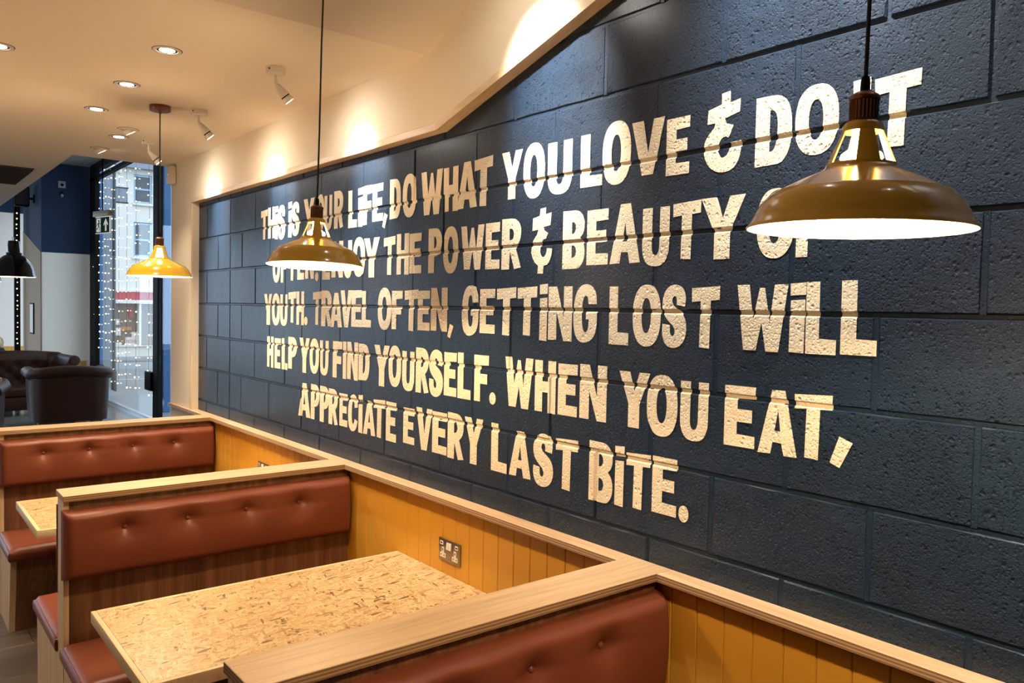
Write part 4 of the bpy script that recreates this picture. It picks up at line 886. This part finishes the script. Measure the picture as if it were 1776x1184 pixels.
# ---- fairy light strings
def fairy(lab, x, y, z0, z1, n, seed, wig=.03):
    rr = random.Random(seed); r = thing('fairy_light_string', lab, 'fairy lights', (x, y, z1), 0, 'fairy light strings on the shop window')
    pts = []; b = new_bm()
    for i in range(n):
        z = -(z1 - z0) * (i + .5) / n + rr.uniform(-.03, .03); dy = rr.uniform(-wig, wig); dx = rr.uniform(-.012, .004)
        q = bmesh.ops.create_icosphere(b, subdivisions=1, radius=rr.uniform(.008, .0135))
        for v in q['verts']: v.co = v.co + Vector((dx, dy, z))
        pts.append((dx * .4, dy * .4, z))
    obj('bulbs', b, M_FAIRY, r)['kind'] = 'stuff'
    b = new_bm(); tube(b, [(0, 0, 0)] + pts, .0022, 4); obj('wire', b, M_CABLE, r)
ords = ['first', 'second', 'third', 'fourth', 'fifth', 'sixth', 'seventh', 'eighth', 'ninth', 'tenth', 'eleventh']
for i, y in enumerate((16.62, 16.20, 15.72, 15.30, 14.75, 14.20, 13.62, 12.86)):
    fairy(ords[i] + ' string of fairy lights from the left on the shop window', 1.475, y, .35 if i > 2 else .9, 4.22, 22, i, .06)
fairy('string of fairy lights down the black post beside the shaded side wall', .505, 18.83, .9, 3.75, 26, 77, .0)

# ------------------------------------------------------------------ street outside the window
M_ROAD = mat('wet_grey_paving', (.22,.23,.24), .35); M_KERB = mat('pale_kerb_stone', (.42,.43,.43), .6)
M_FAC = plaster('pale_rendered_facade', (.76,.69,.61)); M_BRICKP = mat('pale_brick_band', (.50,.53,.56), .8); M_GREYP = mat('plain_grey', (.25,.27,.30), .7)
M_RED = mat('red_fascia', (.50,.05,.06), .5); M_SASH = mat('blue_grey_sash', (.36,.47,.58), .5); M_PANE = mat('dark_window_pane', (.09,.09,.095), .08); M_SHOPIN = mat('brown_shop_interior', (.20,.115,.065), .4)
M_ORANGE = mat('orange_poster', (.55,.22,.05), .6); M_PINK = mat('pink_lettering', (.62,.30,.33), .6); M_POSTD = mat('dark_lamp_post', (.045,.045,.05), .5)
bm = new_bm(); box(bm, 1.62, 40, -2, 27.6, -.42, -.30); struct(obj('ground', bm, M_ROAD), 'wet grey street paving outside')
bm = new_bm(); box(bm, 1.62, 40, 27.6, 27.85, -.42, -.12); box(bm, 1.62, 40, 23.6, 23.75, -.42, -.285); struct(obj('kerb', bm, M_KERB), 'pale kerb across the street')
bm = new_bm(); box(bm, 1.62, 40, 27.85, 31, -.42, -.05); struct(obj('ground', bm, M_ROAD), 'far pavement across the street')
bm = new_bm(); box(bm, -30, -5.101, -3, 40, -.42, -.30); struct(obj('ground', bm, M_ROAD), 'paving beyond the long lounge window')
bm = new_bm(); box(bm, -5.1, 1.60, 23.101, 40, -.42, -.30); struct(obj('ground', bm, M_ROAD), 'paving beyond the lounge end window')
bm = new_bm(); prism(bm, [(1.57, 11), (2.1, 11), (2.1, 24), (1.63, 24), (1.63, 17.2), (1.57, 17.2)], 'z', -.30, -.01); struct(obj('ground', bm, M_ROAD), 'pavement along the shop window')
bl = thing('facade_building', 'pale rendered building with sash windows and a red shop fascia across the street', 'building', (6, 30, -.05))
def bobj(nm, bm, m): 
    for v in bm.verts: v.co -= Vector((6, 30, -.05))
    return obj(nm, bm, m, bl)
wins = [(5.35, 5.955, 5.28, 6.28), (5.35, 5.955, 3.42, 4.63), (7.6, 8.2, 5.28, 6.28), (7.6, 8.2, 3.42, 4.63), (3.1, 3.7, 5.28, 6.28), (3.1, 3.7, 3.42, 4.63)]
# wall pieces around the openings
xs = sorted({2.0, 14.0} | {q for w_ in wins for q in w_[:2]}); bm = new_bm()
for a, c in zip(xs[:-1], xs[1:]):
    op = [w_ for w_ in wins if abs(w_[0] - a) < .01]
    zz = 2.25
    for w_ in sorted(op, key=lambda t: t[2]): box(bm, a, c, 30, 30.4, zz, w_[2]); zz = w_[3]
    box(bm, a, c, 30, 30.4, zz, 6.45)
bobj('wall', bm, M_FAC)
bm = new_bm(); box(bm, 2, 14, 29.98, 30.4, 6.75, 9); bobj('brick_band', bm, M_BRICKP)
bm = new_bm(); box(bm, 2, 14, 29.7, 30.4, 6.45, 6.75); bobj('cornice', bm, M_GREYP)
for x0, x1, z0, z1 in wins:
    bm = new_bm()
    for q in ((x0, x0+.07, z0, z1), (x1-.07, x1, z0, z1), (x0+.07, x1-.07, z0, z0+.08), (x0+.07, x1-.07, z1-.07, z1), (x0+.07, x1-.07, (z0+z1)/2-.03, (z0+z1)/2+.03)): box(bm, q[0], q[1], 30.06, 30.14, q[2], q[3])
    f = bobj('window', bm, M_SASH)
    bm = new_bm(); box(bm, x0+.07, x1-.07, 30.10, 30.12, z0+.08, z1-.07)
    for v in bm.verts: v.co -= Vector((6, 30, -.05))
    obj('pane', bm, M_PANE, f)
    bm = new_bm(); box(bm, x0-.06, x1+.06, 29.90, 30.06, z0-.07, z0-.002); bobj('sill', bm, M_FAC)
bm = new_bm(); box(bm, 2, 14, 29.85, 30.35, 2.2, 2.25); box(bm, 2, 14, 29.85, 30.35, 1.80, 1.92); bobj('fascia_edge', bm, M_FAC)
bm = new_bm(); box(bm, 2, 14, 29.88, 30.35, 1.922, 2.198); bobj('fascia', bm, M_RED)
bm = new_bm(); box(bm, 2, 14, 30.18, 30.35, .35, 1.798); bobj('shop_interior', bm, M_SHOPIN)
bm = new_bm(); box(bm, 2, 14, 29.95, 30.35, -.05, .30); box(bm, 2, 14, 29.88, 30.35, .301, .348); bobj('stall_riser', bm, M_FAC)
for q in ((4.75, 4.97, .68, .95), (4.75, 4.93, 1.05, 1.25), (5.12, 5.50, .351, .62), (5.33, 5.50, .62, .80), (4.76, 5.0, .351, .44)):
    bm = new_bm(); box(bm, q[0], q[1], 30.13, 30.175, q[2], q[3]); bobj('window_card', bm, M_FAC)
bm = new_bm(); box(bm, 4.98, 5.32, 30.14, 30.176, .86, .98); bobj('window_card', bm, M_ORANGE)
bm = new_bm(); box(bm, 5.24, 5.34, 30.12, 30.174, 1.30, 1.62); bobj('window_card', bm, M_RED)
bm = new_bm(); box(bm, 4.70, 4.75, 29.90, 30.17, .35, 1.80); box(bm, 5.50, 5.58, 29.90, 30.17, .35, 1.80); bobj('shop_mullion', bm, M_FAC)
fc = bpy.data.curves.new('lettering', 'FONT'); fc.body = 'NOSSA'; fc.size = .17; fc.extrude = .004
fo = bpy.data.objects.new('tmp', fc); COL.objects.link(fo); bpy.context.view_layer.update()
fm = bpy.data.meshes.new_from_object(fo.evaluated_get(bpy.context.evaluated_depsgraph_get())); bpy.data.objects.remove(fo)
fm.materials.append(M_PINK); fo = bpy.data.objects.new('lettering', fm); COL.objects.link(fo); fo.parent = bl; fo.location = (5.14 - 6, 30.122 - 30, .42 + .05); fo.rotation_euler = (PI/2, 0, 0); fo.scale = (.62, 1, 1)
def simple(nm, lab, cat, base, parts, group=None):
    r = thing(nm, lab, cat, base, 0, group)
    for pn, fn, m in parts:
        bm = new_bm(); fn(bm); obj(pn, bm, m, r, smooth=35)
    return r
simple('blue_column', 'royal blue column outside, left of the shop window panes', 'column', (1.985, 18.9, -.01), [('shaft', lambda b: box(b, 0, .105, 0, .11, .021, 5.2, .01), M_COLB), ('plinth', lambda b: box(b, -.02, .125, -.02, .13, 0, .02), M_GREYP)], 'blue columns outside')
simple('blue_column', 'royal blue column outside, right of the black window post', 'column', (1.935, 13.8, -.01), [('shaft', lambda b: box(b, 0, .12, 0, .11, .021, 5.2, .01), M_COLB), ('plinth', lambda b: box(b, -.02, .14, -.02, .13, 0, .02), M_GREYP)], 'blue columns outside')
simple('reflection_upright', 'grey upright standing in for the wall reflected in the shop window', 'reflection stand-in', (2.87, 22.2, -.30), [('shaft', lambda b: box(b, -.135, .135, -.2, .4, .121, 7.5), M_GREYP), ('base', lambda b: box(b, -.16, .16, -.22, .42, 0, .12), M_GREYP)])  # stands in for the end wall's reflection in the window glass
simple('street_lamp', 'dark slim lamp post with twin floodlights outside', 'street lamp', (2.60, 20.25, -.30), [
    ('post', lambda b: lathe(b, [(0,0), (.060,0), (.060,.5), (.040,.55), (.036,5.3), (0,5.3)], (0,0,0), 16), M_POSTD),
    ('arm', lambda b: tube(b, [(-.06,0,5.28), (.10,0,5.28)], .02, 8), M_POSTD),
    ('floodlight', lambda b: lathe(b, [(0,0), (.05,0), (.062,.06), (.055,.17), (0,.19)], (-.03,-.02,5.10), 16), M_FIT),
    ('floodlight', lambda b: lathe(b, [(0,0), (.05,0), (.062,.06), (.055,.17), (0,.19)], (.10,-.02,5.10), 16), M_FIT)])
simple('projecting_sign', 'dark boxed projecting sign beside the grey upright outside', 'sign', (3.156, 22.1, 4.53), [
    ('box', lambda b: box(b, -.15, .15, -.05, .05, -.17, .17), M_GREYP), ('top_rail', lambda b: box(b, -.149, .17, -.06, .06, .171, .20), M_POSTD), ('bottom_rail', lambda b: box(b, -.149, .17, -.06, .06, -.20, -.171), M_POSTD)])
